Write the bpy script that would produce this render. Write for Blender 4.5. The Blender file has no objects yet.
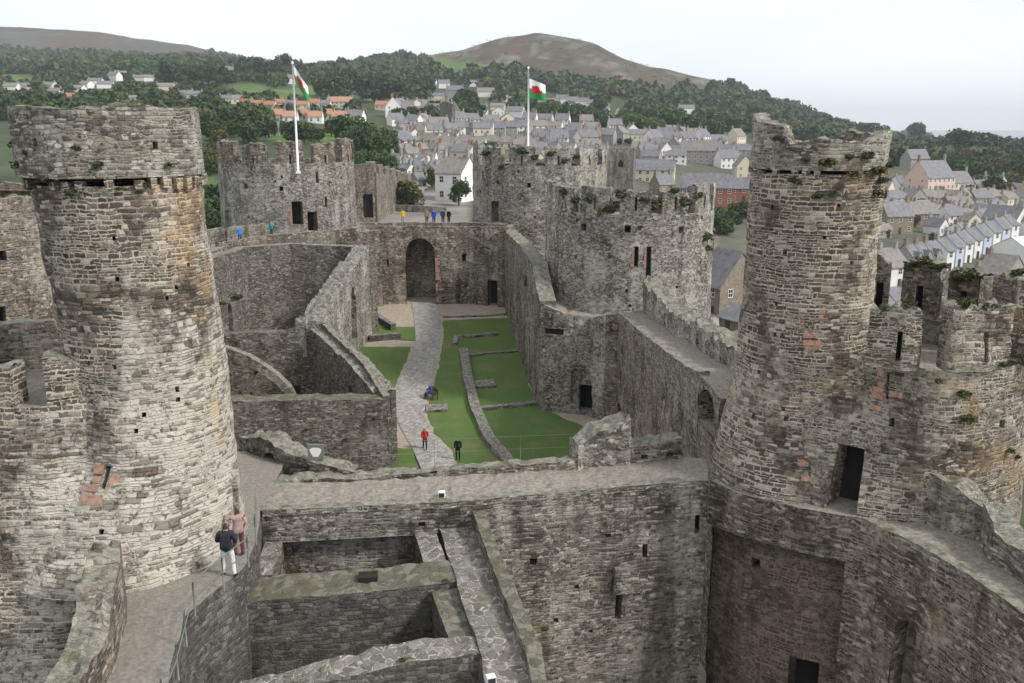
import bpy, bmesh, math, random
import numpy as np
from mathutils import Vector, Matrix, noise
random.seed(7)
SC = bpy.context.scene
COL = SC.collection
R = math.radians

# ------------------------------------------------------------------ camera, sky, sun, exposure
F = 900.0; CH = 24.0
PITCH = math.atan((341.5 - 127) / F)
cp, sp = math.cos(PITCH), math.sin(PITCH)
cam = bpy.data.cameras.new("camera"); camo = bpy.data.objects.new("camera", cam); COL.objects.link(camo)
camo.location = (0, 0, CH); camo.rotation_euler = (math.pi / 2 - PITCH, 0, 0)
cam.sensor_width = 36; cam.lens = 36 * F / 1024; cam.clip_start = 0.3; cam.clip_end = 80000
SC.camera = camo
SUN_EL, SUN_AZ = 42, 112            # degrees; azimuth clockwise from +Y (the view direction), so from the right
W = bpy.data.worlds.new("World"); SC.world = W; W.use_nodes = True
nt = W.node_tree; nt.nodes.clear()
def NN(nt, typ, loc=None, **kw):
    n = nt.nodes.new(typ)
    for k, v in kw.items():
        if k.startswith('i_'):
            key = k[2:]; key = int(key) if key.isdigit() else key
            n.inputs[key].default_value = v
        else: setattr(n, k, v)
    return n
_o = NN(nt, 'ShaderNodeOutputWorld'); _b = NN(nt, 'ShaderNodeBackground')
_b.inputs['Strength'].default_value = 0.1
_s = NN(nt, 'ShaderNodeTexSky', sky_type='NISHITA', sun_disc=False, sun_elevation=R(SUN_EL), sun_rotation=R(SUN_AZ))
_t = NN(nt, 'ShaderNodeTexCoord'); _m = NN(nt, 'ShaderNodeMapping'); _m.inputs['Scale'].default_value = (1.3, 1.3, 6.0)
_n = NN(nt, 'ShaderNodeTexNoise'); _n.inputs['Scale'].default_value = 1.6; _n.inputs['Detail'].default_value = 5
_r = NN(nt, 'ShaderNodeValToRGB'); _r.color_ramp.elements[0].position = .34; _r.color_ramp.elements[1].position = .60
_r.color_ramp.elements[0].color = (.5, .5, .5, 1)
_x = NN(nt, 'ShaderNodeMix', data_type='RGBA'); _x.inputs['B'].default_value = (5.35, 5.45, 5.6, 1)
_x2 = NN(nt, 'ShaderNodeMix', data_type='RGBA'); _x2.inputs['Factor'].default_value = .55; _x2.inputs['B'].default_value = (3.7, 4.6, 5.3, 1)
L = nt.links.new
L(_t.outputs['Generated'], _m.inputs['Vector']); L(_m.outputs['Vector'], _n.inputs['Vector']); L(_n.outputs['Fac'], _r.inputs['Fac'])
L(_s.outputs['Color'], _x2.inputs['A']); L(_x2.outputs['Result'], _x.inputs['A'])
L(_r.outputs['Color'], _x.inputs['Factor']); L(_x.outputs['Result'], _b.inputs['Color'])
L(_b.outputs['Background'], _o.inputs['Surface'])
sl = bpy.data.lights.new("sun", 'SUN'); so = bpy.data.objects.new("sun", sl); COL.objects.link(so)
sl.energy = 1.75; sl.angle = R(10); sl.color = (1, .955, .89)
_d = Vector((math.sin(R(SUN_AZ)) * math.cos(R(SUN_EL)), math.cos(R(SUN_AZ)) * math.cos(R(SUN_EL)), math.sin(R(SUN_EL))))
so.rotation_euler = _d.to_track_quat('Z', 'Y').to_euler(); so.location = (60, -30, 90)
SC.view_settings.view_transform = 'Standard'; SC.view_settings.look = 'None'
SC.view_settings.exposure = 1.02; SC.view_settings.gamma = 1
SC.cycles.use_denoising = True
SC.cycles.max_bounces = 6; SC.cycles.diffuse_bounces = 3; SC.cycles.glossy_bounces = 2; SC.cycles.volume_bounces = 0
SC.cycles.use_adaptive_sampling = True; SC.cycles.adaptive_threshold = .025

# ------------------------------------------------------------------ survey: sight lines of the photograph met with real levels
def at_z(x, y, z):
    u, v = (x - 512) / F, (y - 341.5) / F
    k = (CH - z) / (sp + v * cp); return Vector((u * k, k * (cp - v * sp), z))
def at_y(x, y, Y):
    u, v = (x - 512) / F, (y - 341.5) / F
    k = Y / (cp - v * sp); return Vector((u * k, Y, CH - k * (sp + v * cp)))
def court(Y): return 0.0 if Y < 62 else min(4.6, .11 * (Y - 62))
def at_g(x, y, off=0.0):
    z = 0
    for _ in range(60): z = .5 * z + .5 * court(at_z(x, y, z + off).y)
    return at_z(x, y, z + off)
def pix(p):
    d = CH - p[2]; k = p[1] * cp + d * sp
    return 512 + F * p[0] / k, 341.5 + F * (d * cp - p[1] * sp) / k
def nz(x, y=0.0, z=0.0): return noise.noise(Vector((x, y, z)))

# ------------------------------------------------------------------ materials
def new_mat(name, rough=.9):
    m = bpy.data.materials.new(name); m.use_nodes = True
    b = m.node_tree.nodes['Principled BSDF']; b.inputs['Roughness'].default_value = rough
    b.inputs['Specular IOR Level'].default_value = .25
    return m, m.node_tree, b
def mth(nt, op, a, b=None, c=None, clamp=False):
    n = nt.nodes.new('ShaderNodeMath'); n.operation = op; n.use_clamp = clamp
    for i, q in enumerate((a, b, c)):
        if q is None: continue
        if isinstance(q, (int, float)): n.inputs[i].default_value = q
        else: nt.links.new(q, n.inputs[i])
    return n.outputs[0]
def sstep(nt, x, a, b):
    n = nt.nodes.new('ShaderNodeMapRange'); n.interpolation_type = 'SMOOTHSTEP'
    nt.links.new(x, n.inputs[0]); n.inputs[1].default_value = a; n.inputs[2].default_value = b
    return n.outputs[0]
def mix(nt, f, a, b, bt='MIX'):
    n = nt.nodes.new('ShaderNodeMix'); n.data_type = 'RGBA'; n.blend_type = bt
    for s, q in ((n.inputs['Factor'], f), (n.inputs['A'], a), (n.inputs['B'], b)):
        if isinstance(q, (int, float)): s.default_value = q
        elif isinstance(q, (tuple, list)): s.default_value = (*q[:3], 1)
        else: nt.links.new(q, s)
    return n.outputs['Result']
def nse(nt, vec, scale, detail=3, rough=.55, dim='3D'):
    n = nt.nodes.new('ShaderNodeTexNoise'); n.noise_dimensions = dim
    n.inputs['Scale'].default_value = scale; n.inputs['Detail'].default_value = detail; n.inputs['Roughness'].default_value = rough
    if vec is not None: nt.links.new(vec, n.inputs['Vector'])
    return n.outputs['Fac'], n.outputs['Color']
def ramp(nt, f, stops, interp='LINEAR'):
    n = nt.nodes.new('ShaderNodeValToRGB'); cr = n.color_ramp; cr.interpolation = interp
    while len(cr.elements) < len(stops): cr.elements.new(.5)
    for e, (p, c) in zip(cr.elements, stops): e.position = p; e.color = (*c, 1)
    nt.links.new(f, n.inputs['Fac']); return n.outputs['Color']
def bump(nt, h, b, strength=.6, dist=.03):
    n = nt.nodes.new('ShaderNodeBump'); n.inputs['Strength'].default_value = strength; n.inputs['Distance'].default_value = dist
    nt.links.new(h, n.inputs['Height']); nt.links.new(n.outputs['Normal'], b.inputs['Normal'])

def masonry(name, stones, mortar=(.34, .31, .26), wash=(.42, .40, .36), wash_amt=.5, ochre=.25, stain=.5, green=.2,
            sw=.3, sh=.108, joint=.026, mortar_amt=.85, contrast=1.0, rubble=.45, wbias=(0, 0, 0, 0), obias=(0, 0, 0, 0)):
    """Coursed rubble: courses of random-length stones with pointing, limewash remains, lichen, run-off stains and mossy tops."""
    m, nt, b = new_mat(name, .95)
    L = nt.links.new
    uv = nt.nodes.new('ShaderNodeUVMap').outputs[0]
    geo = nt.nodes.new('ShaderNodeNewGeometry'); pos = geo.outputs['Position']
    f1, c1 = nse(nt, uv, 1.3, 2); f2, c2 = nse(nt, uv, 9, 3)
    sep = nt.nodes.new('ShaderNodeSeparateXYZ'); L(uv, sep.inputs[0])
    d1 = nt.nodes.new('ShaderNodeSeparateColor'); L(c1, d1.inputs[0])
    d2 = nt.nodes.new('ShaderNodeSeparateColor'); L(c2, d2.inputs[0])
    u = mth(nt, 'ADD', sep.outputs[0], mth(nt, 'MULTIPLY', mth(nt, 'SUBTRACT', d2.outputs[0], .5), .16))
    v = mth(nt, 'ADD', sep.outputs[1], mth(nt, 'MULTIPLY', mth(nt, 'SUBTRACT', d1.outputs[1], .5), .2))
    v = mth(nt, 'ADD', v, mth(nt, 'MULTIPLY', mth(nt, 'SUBTRACT', d2.outputs[1], .5), .075))
    fz, _ = nse(nt, pos, .6, 2)
    big = mth(nt, 'GREATER_THAN', fz, .53)
    vw = NN(nt, 'ShaderNodeTexNoise', noise_dimensions='1D'); L(v, vw.inputs['W']); vw.inputs['Scale'].default_value = 2.2; vw.inputs['Detail'].default_value = 1
    v = mth(nt, 'ADD', v, mth(nt, 'MULTIPLY', vw.outputs['Fac'], .22))
    vr = mth(nt, 'MULTIPLY', mth(nt, 'DIVIDE', v, sh), mth(nt, 'SUBTRACT', 1.12, mth(nt, 'MULTIPLY', big, .42)))
    row = mth(nt, 'FLOOR', vr); fr = mth(nt, 'FRACT', vr)
    w = mth(nt, 'ADD', mth(nt, 'DIVIDE', u, sw), mth(nt, 'MULTIPLY', row, 13.37))
    vo = NN(nt, 'ShaderNodeTexVoronoi', voronoi_dimensions='1D'); L(w, vo.inputs['W']); vo.inputs['Scale'].default_value = 1
    ve = NN(nt, 'ShaderNodeTexVoronoi', voronoi_dimensions='1D', feature='DISTANCE_TO_EDGE'); L(w, ve.inputs['W']); ve.inputs['Scale'].default_value = 1
    sc = nt.nodes.new('ShaderNodeSeparateColor'); L(vo.outputs['Color'], sc.inputs[0])
    jh = mth(nt, 'MULTIPLY', mth(nt, 'MINIMUM', fr, mth(nt, 'SUBTRACT', 1.0, fr)), sh)
    jv = mth(nt, 'MULTIPLY', ve.outputs['Distance'], sw)
    j = mth(nt, 'MINIMUM', jh, jv)
    j = mth(nt, 'ADD', j, mth(nt, 'MULTIPLY', mth(nt, 'SUBTRACT', f2, .5), .05))
    gap = mth(nt, 'SUBTRACT', 1.0, sstep(nt, j, joint * .35, joint))
    st_ = [((i + .0) / len(stones), c) for i, c in enumerate(stones)]
    col = ramp(nt, sc.outputs[0], st_, 'CONSTANT')
    # where coursing was lost: random rubble
    cu = nt.nodes.new('ShaderNodeCombineXYZ'); L(mth(nt, 'MULTIPLY', u, 4.4), cu.inputs[0]); L(mth(nt, 'MULTIPLY', v, 8.6), cu.inputs[1])
    r1 = NN(nt, 'ShaderNodeTexVoronoi', voronoi_dimensions='2D'); r2 = NN(nt, 'ShaderNodeTexVoronoi', voronoi_dimensions='2D', feature='DISTANCE_TO_EDGE')
    for q in (r1, r2): L(cu.outputs[0], q.inputs['Vector']); q.inputs['Scale'].default_value = 1
    sr = nt.nodes.new('ShaderNodeSeparateColor'); L(r1.outputs['Color'], sr.inputs[0])
    fq, _ = nse(nt, pos, .9, 4, .7)
    rm = sstep(nt, fq, .70 - .4 * rubble, .74 - .4 * rubble)
    col = mix(nt, rm, col, ramp(nt, sr.outputs[0], st_, 'CONSTANT'))
    g2 = mth(nt, 'SUBTRACT', 1.0, sstep(nt, mth(nt, 'ADD', r2.outputs['Distance'], mth(nt, 'MULTIPLY', mth(nt, 'SUBTRACT', f2, .5), .24)), .03, .12))
    gm_ = nt.nodes.new('ShaderNodeMix'); L(rm, gm_.inputs['Factor']); L(gap, gm_.inputs['A']); L(g2, gm_.inputs['B']); gap = gm_.outputs['Result']
    fg, _ = nse(nt, pos, 16, 4, .7)
    col = mix(nt, .75 * contrast, col, ramp(nt, fg, [(.25, (.38, .38, .38)), (.75, (1.62, 1.62, 1.62))]), 'MULTIPLY')
    # pointing survives in patches
    fm, _ = nse(nt, pos, .55, 3)
    mk = mth(nt, 'MULTIPLY', gap, mth(nt, 'MULTIPLY', sstep(nt, fm, .36, .54), mortar_amt))
    dk = mth(nt, 'MULTIPLY', gap, .55)
    col = mix(nt, dk, col, (.035, .03, .026)); col = mix(nt, mk, col, mortar)
    # limewash / pale lichen
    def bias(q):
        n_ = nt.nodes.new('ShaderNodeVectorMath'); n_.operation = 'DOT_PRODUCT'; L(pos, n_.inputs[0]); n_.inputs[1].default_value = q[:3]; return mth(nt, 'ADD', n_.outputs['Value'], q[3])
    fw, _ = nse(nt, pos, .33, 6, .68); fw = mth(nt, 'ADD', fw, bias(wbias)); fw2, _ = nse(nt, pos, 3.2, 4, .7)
    mw = nt.nodes.new('ShaderNodeMapping'); mw.inputs['Scale'].default_value = (1.0, 1.0, .1); mw.inputs['Location'].default_value = (7, 3, 5); L(pos, mw.inputs[0])
    fv, _ = nse(nt, mw.outputs[0], .8, 4, .6); fw = mth(nt, 'ADD', fw, mth(nt, 'MULTIPLY', mth(nt, 'SUBTRACT', fv, .5), .55))
    wm = sstep(nt, mth(nt, 'ADD', fw, mth(nt, 'MULTIPLY', mth(nt, 'SUBTRACT', fw2, .5), .55)), .66 - .32 * wash_amt, .90 - .32 * wash_amt)
    shw = sstep(nt, sc.outputs[2], .18, .42)      # some stones have shed their wash
    col = mix(nt, mth(nt, 'MULTIPLY', wm, mth(nt, 'MULTIPLY', mth(nt, 'ADD', .22, mth(nt, 'MULTIPLY', shw, .62)), mth(nt, 'SUBTRACT', 1.0, mth(nt, 'MULTIPLY', gap, .3)))), col, wash)
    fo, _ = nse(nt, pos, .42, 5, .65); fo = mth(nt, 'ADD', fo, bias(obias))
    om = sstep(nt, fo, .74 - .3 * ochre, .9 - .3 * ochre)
    col = mix(nt, mth(nt, 'MULTIPLY', om, .62), col, mix(nt, .55, mix(nt, 1.0, col, (1.35, 1.0, .6), 'MULTIPLY'), (.34, .25, .145)))
    # run-off stains, stretched along the fall line
    mp = nt.nodes.new('ShaderNodeMapping'); mp.inputs['Scale'].default_value = (1.0, 1.0, .13); L(pos, mp.inputs[0])
    fs, _ = nse(nt, mp.outputs[0], .9, 5, .62)
    st = mth(nt, 'MULTIPLY', sstep(nt, fs, .66 - .22 * stain, .80 - .2 * stain), .55 + .22 * stain)
    col = mix(nt, st, col, mix(nt, 1.0, col, (.40, .39, .38), 'MULTIPLY'))
    fgn, _ = nse(nt, pos, .8, 5, .7)
    gm = sstep(nt, fgn, .80 - .3 * green, .92 - .3 * green)
    col = mix(nt, mth(nt, 'MULTIPLY', gm, .6), col, (.075, .085, .04))
    # soot-dark and pale single spots
    fsp, _ = nse(nt, pos, 5.5, 3, .6)
    col = mix(nt, mth(nt, 'MULTIPLY', sstep(nt, fsp, .58, .66), .68), col, (.045, .04, .035))
    # tops: lichen, thin soil and moss
    sn = nt.nodes.new('ShaderNodeSeparateXYZ'); L(geo.outputs['True Normal'], sn.inputs[0])
    up = sstep(nt, sn.outputs[2], .45, .8)
    ft, _ = nse(nt, pos, 3.5, 5, .7); ft2, _ = nse(nt, pos, 1.1, 3)
    top = ramp(nt, ft, [(.28, (.07, .065, .05)), (.45, (.20, .19, .155)), (.6, (.30, .285, .24)), (.78, (.42, .40, .35))])
    top = mix(nt, mth(nt, 'MULTIPLY', sstep(nt, ft2, .56, .72), .75), top, (.085, .095, .035))
    col = mix(nt, up, col, top)
    L(col, b.inputs['Base Color'])
    h = mth(nt, 'ADD', mth(nt, 'MULTIPLY', mth(nt, 'SUBTRACT', 1.0, gap), mth(nt, 'ADD', .55, mth(nt, 'MULTIPLY', sc.outputs[1], .7))), mth(nt, 'MULTIPLY', fg, .55))
    bump(nt, h, b, .85, .05)
    return m
BR = [(.088, .064, .045), (.13, .10, .072), (.19, .15, .11), (.10, .083, .067), (.25, .215, .172), (.15, .122, .097), (.40, .36, .30), (.078, .066, .056), (.20, .16, .125), (.06, .05, .044)]
GY = [(.075, .068, .058), (.165, .146, .12), (.255, .23, .19), (.115, .10, .082), (.335, .31, .265), (.195, .172, .142), (.42, .40, .36), (.09, .08, .07), (.27, .245, .2), (.14, .122, .10)]
DK = [(.07, .066, .06), (.10, .094, .084), (.14, .132, .12), (.088, .082, .073), (.185, .172, .155), (.12, .112, .10)]
M = {}
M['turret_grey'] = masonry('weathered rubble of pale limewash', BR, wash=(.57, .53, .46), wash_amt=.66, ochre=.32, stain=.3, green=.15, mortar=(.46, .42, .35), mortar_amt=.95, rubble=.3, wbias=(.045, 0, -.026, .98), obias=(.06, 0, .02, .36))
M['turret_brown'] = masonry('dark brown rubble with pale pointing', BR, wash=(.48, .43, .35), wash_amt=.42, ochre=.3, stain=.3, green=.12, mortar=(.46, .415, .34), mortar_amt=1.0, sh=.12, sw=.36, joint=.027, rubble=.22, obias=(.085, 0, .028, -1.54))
M['drum'] = masonry('patchy brown and pale rubble', BR, wash=(.44, .41, .34), wash_amt=.5, ochre=.7, stain=.4, green=.2, mortar=(.42, .385, .32), mortar_amt=1.0, rubble=.4)
M['rim'] = masonry('mossy rim rubble', GY, wash=(.44, .425, .37), wash_amt=.5, ochre=.45, stain=.45, green=.6, mortar=(.33, .31, .26), sh=.1, sw=.27, rubble=.35)
M['pale'] = masonry('pale lichened rubble', GY, wash=(.545, .52, .465), wash_amt=.64, ochre=.35, stain=.5, green=.25, mortar=(.43, .41, .37), mortar_amt=.95, rubble=.75)
M['grey'] = masonry('grey coursed rubble', GY, wash=(.42, .395, .345), wash_amt=.6, ochre=.45, stain=.9, green=.2, mortar=(.30, .28, .24))
M['court'] = masonry('grey brown court rubble', BR, wash=(.45, .41, .34), wash_amt=.55, ochre=.45, stain=.65, green=.2, mortar=(.32, .29, .24))
M['dark'] = masonry('dark damp rubble', DK, wash=(.30, .29, .265), wash_amt=.22, ochre=.15, stain=.6, green=.35, mortar=(.17, .16, .145), mortar_amt=.7, sh=.15)
M['hall'] = masonry('grey green hall rubble', [tuple(v * .8 for v in c) for c in GY], wash=(.36, .345, .30), wash_amt=.4, ochre=.3, stain=.55, green=.5, mortar=(.20, .185, .16))
M['plaster'] = masonry('streaked old plaster over rubble', GY, wash=(.46, .44, .40), wash_amt=1.1, ochre=.2, stain=1.0, green=.2, mortar_amt=.3)
M['brownwall'] = masonry('red brown rubble', [(.11, .084, .064), (.15, .118, .09), (.19, .152, .118), (.12, .096, .074), (.24, .20, .16)], wash=(.34, .30, .25), wash_amt=.4, ochre=.4, stain=.75, green=.15, mortar=(.30, .26, .21), sh=.12)

def simple(name, col, var=.25, scale=3, rough=.9, bumpd=0.0, col2=None, detail=4):
    m, nt, b = new_mat(name, rough)
    pos = nt.nodes.new('ShaderNodeNewGeometry').outputs['Position']
    f, _ = nse(nt, pos, scale, detail, .65)
    c2 = col2 or tuple(min(1, c * (1 + var)) for c in col); c1 = tuple(c * (1 - var) for c in col)
    c = ramp(nt, f, [(.3, c1), (.7, c2)])
    nt.links.new(c, b.inputs['Base Color'])
    if bumpd: bump(nt, f, b, .6, bumpd)
    return m
M['redstone'] = simple('red sandstone dressing', (.34, .21, .155), .4, 7, .9, .02)
M['palestone'] = simple('pale dressed stone', (.46, .42, .36), .25, 9, .9, .02)
M['interior'] = simple('dark unlit stone inside', (.022, .02, .018), .3, 4)  # near-black base colour carries the shade inside doorways and holes
M['wood'] = simple('dark weathered timber', (.075, .055, .04), .3, 6)
M['rail'] = simple('grey green painted steel', (.16, .19, .17), .15, 20, .5)
M['white'] = simple('white paint', (.78, .78, .77), .05, 5, .5)
M['whitewall'] = simple('white render', (.74, .73, .70), .08, .6, .85)
M['cream'] = simple('cream render', (.62, .55, .42), .1, .6, .85)
M['pinkwall'] = simple('pale pink render', (.62, .47, .40), .1, .6, .85)
M['yellowwall'] = simple('pale yellow render', (.66, .52, .27), .1, .6, .85)
M['stonewall'] = simple('brown house stone', (.24, .20, .155), .35, 1.8, .9)
M['greystone'] = simple('grey house stone', (.30, .285, .26), .3, 1.8, .9)
M['bluewall'] = simple('pale blue render', (.50, .56, .66), .08, .6, .85)
M['brick'] = simple('red brick', (.30, .125, .08), .25, 2.5, .9)
def slate_mat(name, a, bb):
    m, nt, b = new_mat(name, .6)
    pos = nt.nodes.new('ShaderNodeNewGeometry').outputs['Position']
    f, _ = nse(nt, pos, .8, 5, .7)
    sx = nt.nodes.new('ShaderNodeSeparateXYZ'); nt.links.new(pos, sx.inputs[0])
    fr = mth(nt, 'FRACT', mth(nt, 'MULTIPLY', sx.outputs[2], 5.0))
    c = ramp(nt, f, [(.3, a), (.7, bb)])
    c = mix(nt, mth(nt, 'MULTIPLY', mth(nt, 'LESS_THAN', fr, .16), .35), c, (.03, .03, .035))
    nt.links.new(c, b.inputs['Base Color']); return m
M['slate'] = slate_mat('grey purple slate', (.115, .112, .125), (.24, .235, .245))
M['slatebrown'] = slate_mat('brown grey slate', (.15, .135, .12), (.28, .255, .23))
M['tile'] = slate_mat('red clay tile', (.30, .13, .085), (.42, .20, .13))
M['orange'] = slate_mat('orange clay tile', (.36, .19, .12), (.46, .27, .18))
M['glass'], _nt, _bb = new_mat('dark window glass', .12); _bb.inputs['Base Color'].default_value = (.03, .035, .045, 1); _bb.inputs['Specular IOR Level'].default_value = .5

def lawn_mat():
    m, nt, b = new_mat('mown grass', .95)
    pos = nt.nodes.new('ShaderNodeNewGeometry').outputs['Position']
    f, _ = nse(nt, pos, 6, 5, .75); f2, _ = nse(nt, pos, .5, 4, .6); f3, _ = nse(nt, pos, 40, 2, .6)
    c = ramp(nt, f, [(.3, (.062, .11, .026)), (.7, (.105, .165, .046))])
    c = mix(nt, mth(nt, 'MULTIPLY', sstep(nt, f2, .46, .7), .8), c, (.15, .145, .06))
    c = mix(nt, .5, c, ramp(nt, f3, [(.3, (.6, .6, .6)), (.7, (1.4, 1.4, 1.4))]), 'MULTIPLY')
    nt.links.new(c, b.inputs['Base Color']); bump(nt, f3, b, .5, .04); return m
M['lawn'] = lawn_mat()
def cobble_mat(name, scale, stones, joint, jw=.08, tint=None, moss=.6):
    m, nt, b = new_mat(name, .9)
    pos = nt.nodes.new('ShaderNodeNewGeometry').outputs['Position']
    _, nc = nse(nt, pos, 2.2, 3)
    vm = nt.nodes.new('ShaderNodeVectorMath'); vm.operation = 'MULTIPLY_ADD'
    nt.links.new(nc, vm.inputs[0]); vm.inputs[1].default_value = (.25, .25, .25); nt.links.new(pos, vm.inputs[2])
    _, nc2 = nse(nt, pos, 11, 3)
    vm2 = nt.nodes.new('ShaderNodeVectorMath'); vm2.operation = 'MULTIPLY_ADD'
    nt.links.new(nc2, vm2.inputs[0]); vm2.inputs[1].default_value = (.09, .09, .09); nt.links.new(vm.outputs[0], vm2.inputs[2]); vm = vm2
    fl = nt.nodes.new('ShaderNodeMapping'); fl.inputs['Scale'].default_value = (1, 1, 0); nt.links.new(vm.outputs[0], fl.inputs[0])
    a = NN(nt, 'ShaderNodeTexVoronoi'); e = NN(nt, 'ShaderNodeTexVoronoi', feature='DISTANCE_TO_EDGE')
    for q in (a, e): nt.links.new(fl.outputs[0], q.inputs['Vector']); q.inputs['Scale'].default_value = scale
    s = nt.nodes.new('ShaderNodeSeparateColor'); nt.links.new(a.outputs['Color'], s.inputs[0])
    c = ramp(nt, s.outputs[0], [(i / len(stones), q) for i, q in enumerate(stones)], 'CONSTANT')
    f, _ = nse(nt, pos, 14, 4, .7)
    c = mix(nt, .6, c, ramp(nt, f, [(.3, (.6, .6, .6)), (.7, (1.35, 1.35, 1.35))]), 'MULTIPLY')
    g = mth(nt, 'SUBTRACT', 1.0, sstep(nt, e.outputs['Distance'], jw * .4, jw))
    fj, _ = nse(nt, pos, 4.5, 4, .7)
    c = mix(nt, mth(nt, 'MULTIPLY', g, sstep(nt, fj, .38, .56)), mix(nt, mth(nt, 'MULTIPLY', g, .6), c, (.06, .055, .045)), joint)
    fk, _ = nse(nt, pos, 1.6, 4, .7)
    c = mix(nt, mth(nt, 'MULTIPLY', sstep(nt, fk, .55, .68), moss), c, (.07, .075, .03))
    f2, _ = nse(nt, pos, .7, 4, .65)
    c = mix(nt, mth(nt, 'MULTIPLY', sstep(nt, f2, .48, .7), .6), c, tint or (.16, .15, .12))
    nt.links.new(c, b.inputs['Base Color'])
    bump(nt, mth(nt, 'ADD', mth(nt, 'SUBTRACT', 1.0, g), f), b, .7, .04); return m
M['path'] = cobble_mat('pale paving setts', 3.4, [(.30, .285, .26), (.36, .345, .315), (.26, .25, .23), (.40, .38, .35)], (.22, .205, .18), .05, (.34, .325, .30), 0)
M['cobbletop'] = cobble_mat('rubble capping in pale mortar', 3.3, [(.13, .12, .105), (.19, .175, .155), (.15, .14, .125), (.23, .215, .19)], (.40, .38, .34), .075, (.15, .14, .10))
M['mosscap'] = cobble_mat('mossy rubble capping', 3.6, [(.12, .11, .09), (.18, .17, .14), (.10, .10, .07)], (.20, .185, .14), .05, (.095, .09, .035))
M['walk'] = simple('worn wall walk mortar', (.235, .212, .18), .42, 7, .95, .04, detail=9)
M['gravel'] = simple('tan gravel', (.34, .285, .225), .22, 2.5, .95, .02, detail=6)
M['pathgrey'] = simple('grey footway', (.22, .20, .172), .32, 8, .95, .02, detail=9)
def leaf_mat(name, a, bb, sc=.7):
    m, nt, b = new_mat(name, .8)
    pos = nt.nodes.new('ShaderNodeNewGeometry').outputs['Position']
    f, _ = nse(nt, pos, sc, 4, .7); 
    c = ramp(nt, f, [(.3, a), (.7, bb)]); nt.links.new(c, b.inputs['Base Color']); return m
M['leafdark'] = leaf_mat('dark foliage', (.024, .048, .018), (.07, .10, .038))
M['leafmid'] = leaf_mat('green foliage', (.03, .062, .018), (.075, .12, .036))
M['leaflight'] = leaf_mat('light foliage', (.055, .10, .025), (.12, .16, .055))
M['leafolive'] = leaf_mat('olive foliage', (.06, .068, .024), (.125, .12, .045))
M['leafwall'] = leaf_mat('wall plant foliage', (.035, .048, .018), (.085, .095, .036), 3)
M['bark'] = simple('bark', (.085, .065, .048), .3, 3)
def vcol_mat():
    m, nt, b = new_mat('land cover', .95)
    a = nt.nodes.new('ShaderNodeAttribute'); a.attribute_name = 'cover'
    pos = nt.nodes.new('ShaderNodeNewGeometry').outputs['Position']
    f, _ = nse(nt, pos, .03, 6, .7); f2, _ = nse(nt, pos, .3, 4, .7)
    f0, _ = nse(nt, pos, .012, 7, .72)
    c = mix(nt, mth(nt, 'MULTIPLY', sstep(nt, f0, .46, .6), .5), a.outputs['Color'], (.055, .06, .03))
    c = mix(nt, .8, c, ramp(nt, f, [(.3, (.5, .5, .5)), (.7, (1.5, 1.5, 1.5))]), 'MULTIPLY')
    c = mix(nt, .6, c, ramp(nt, f2, [(.3, (.65, .65, .65)), (.7, (1.35, 1.35, 1.35))]), 'MULTIPLY')
    nt.links.new(c, b.inputs['Base Color']); return m
M['land'] = vcol_mat()
M['sea'], _nt, _bb = new_mat('sea', .25); _bb.inputs['Base Color'].default_value = (.10, .16, .20, 1)

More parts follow.
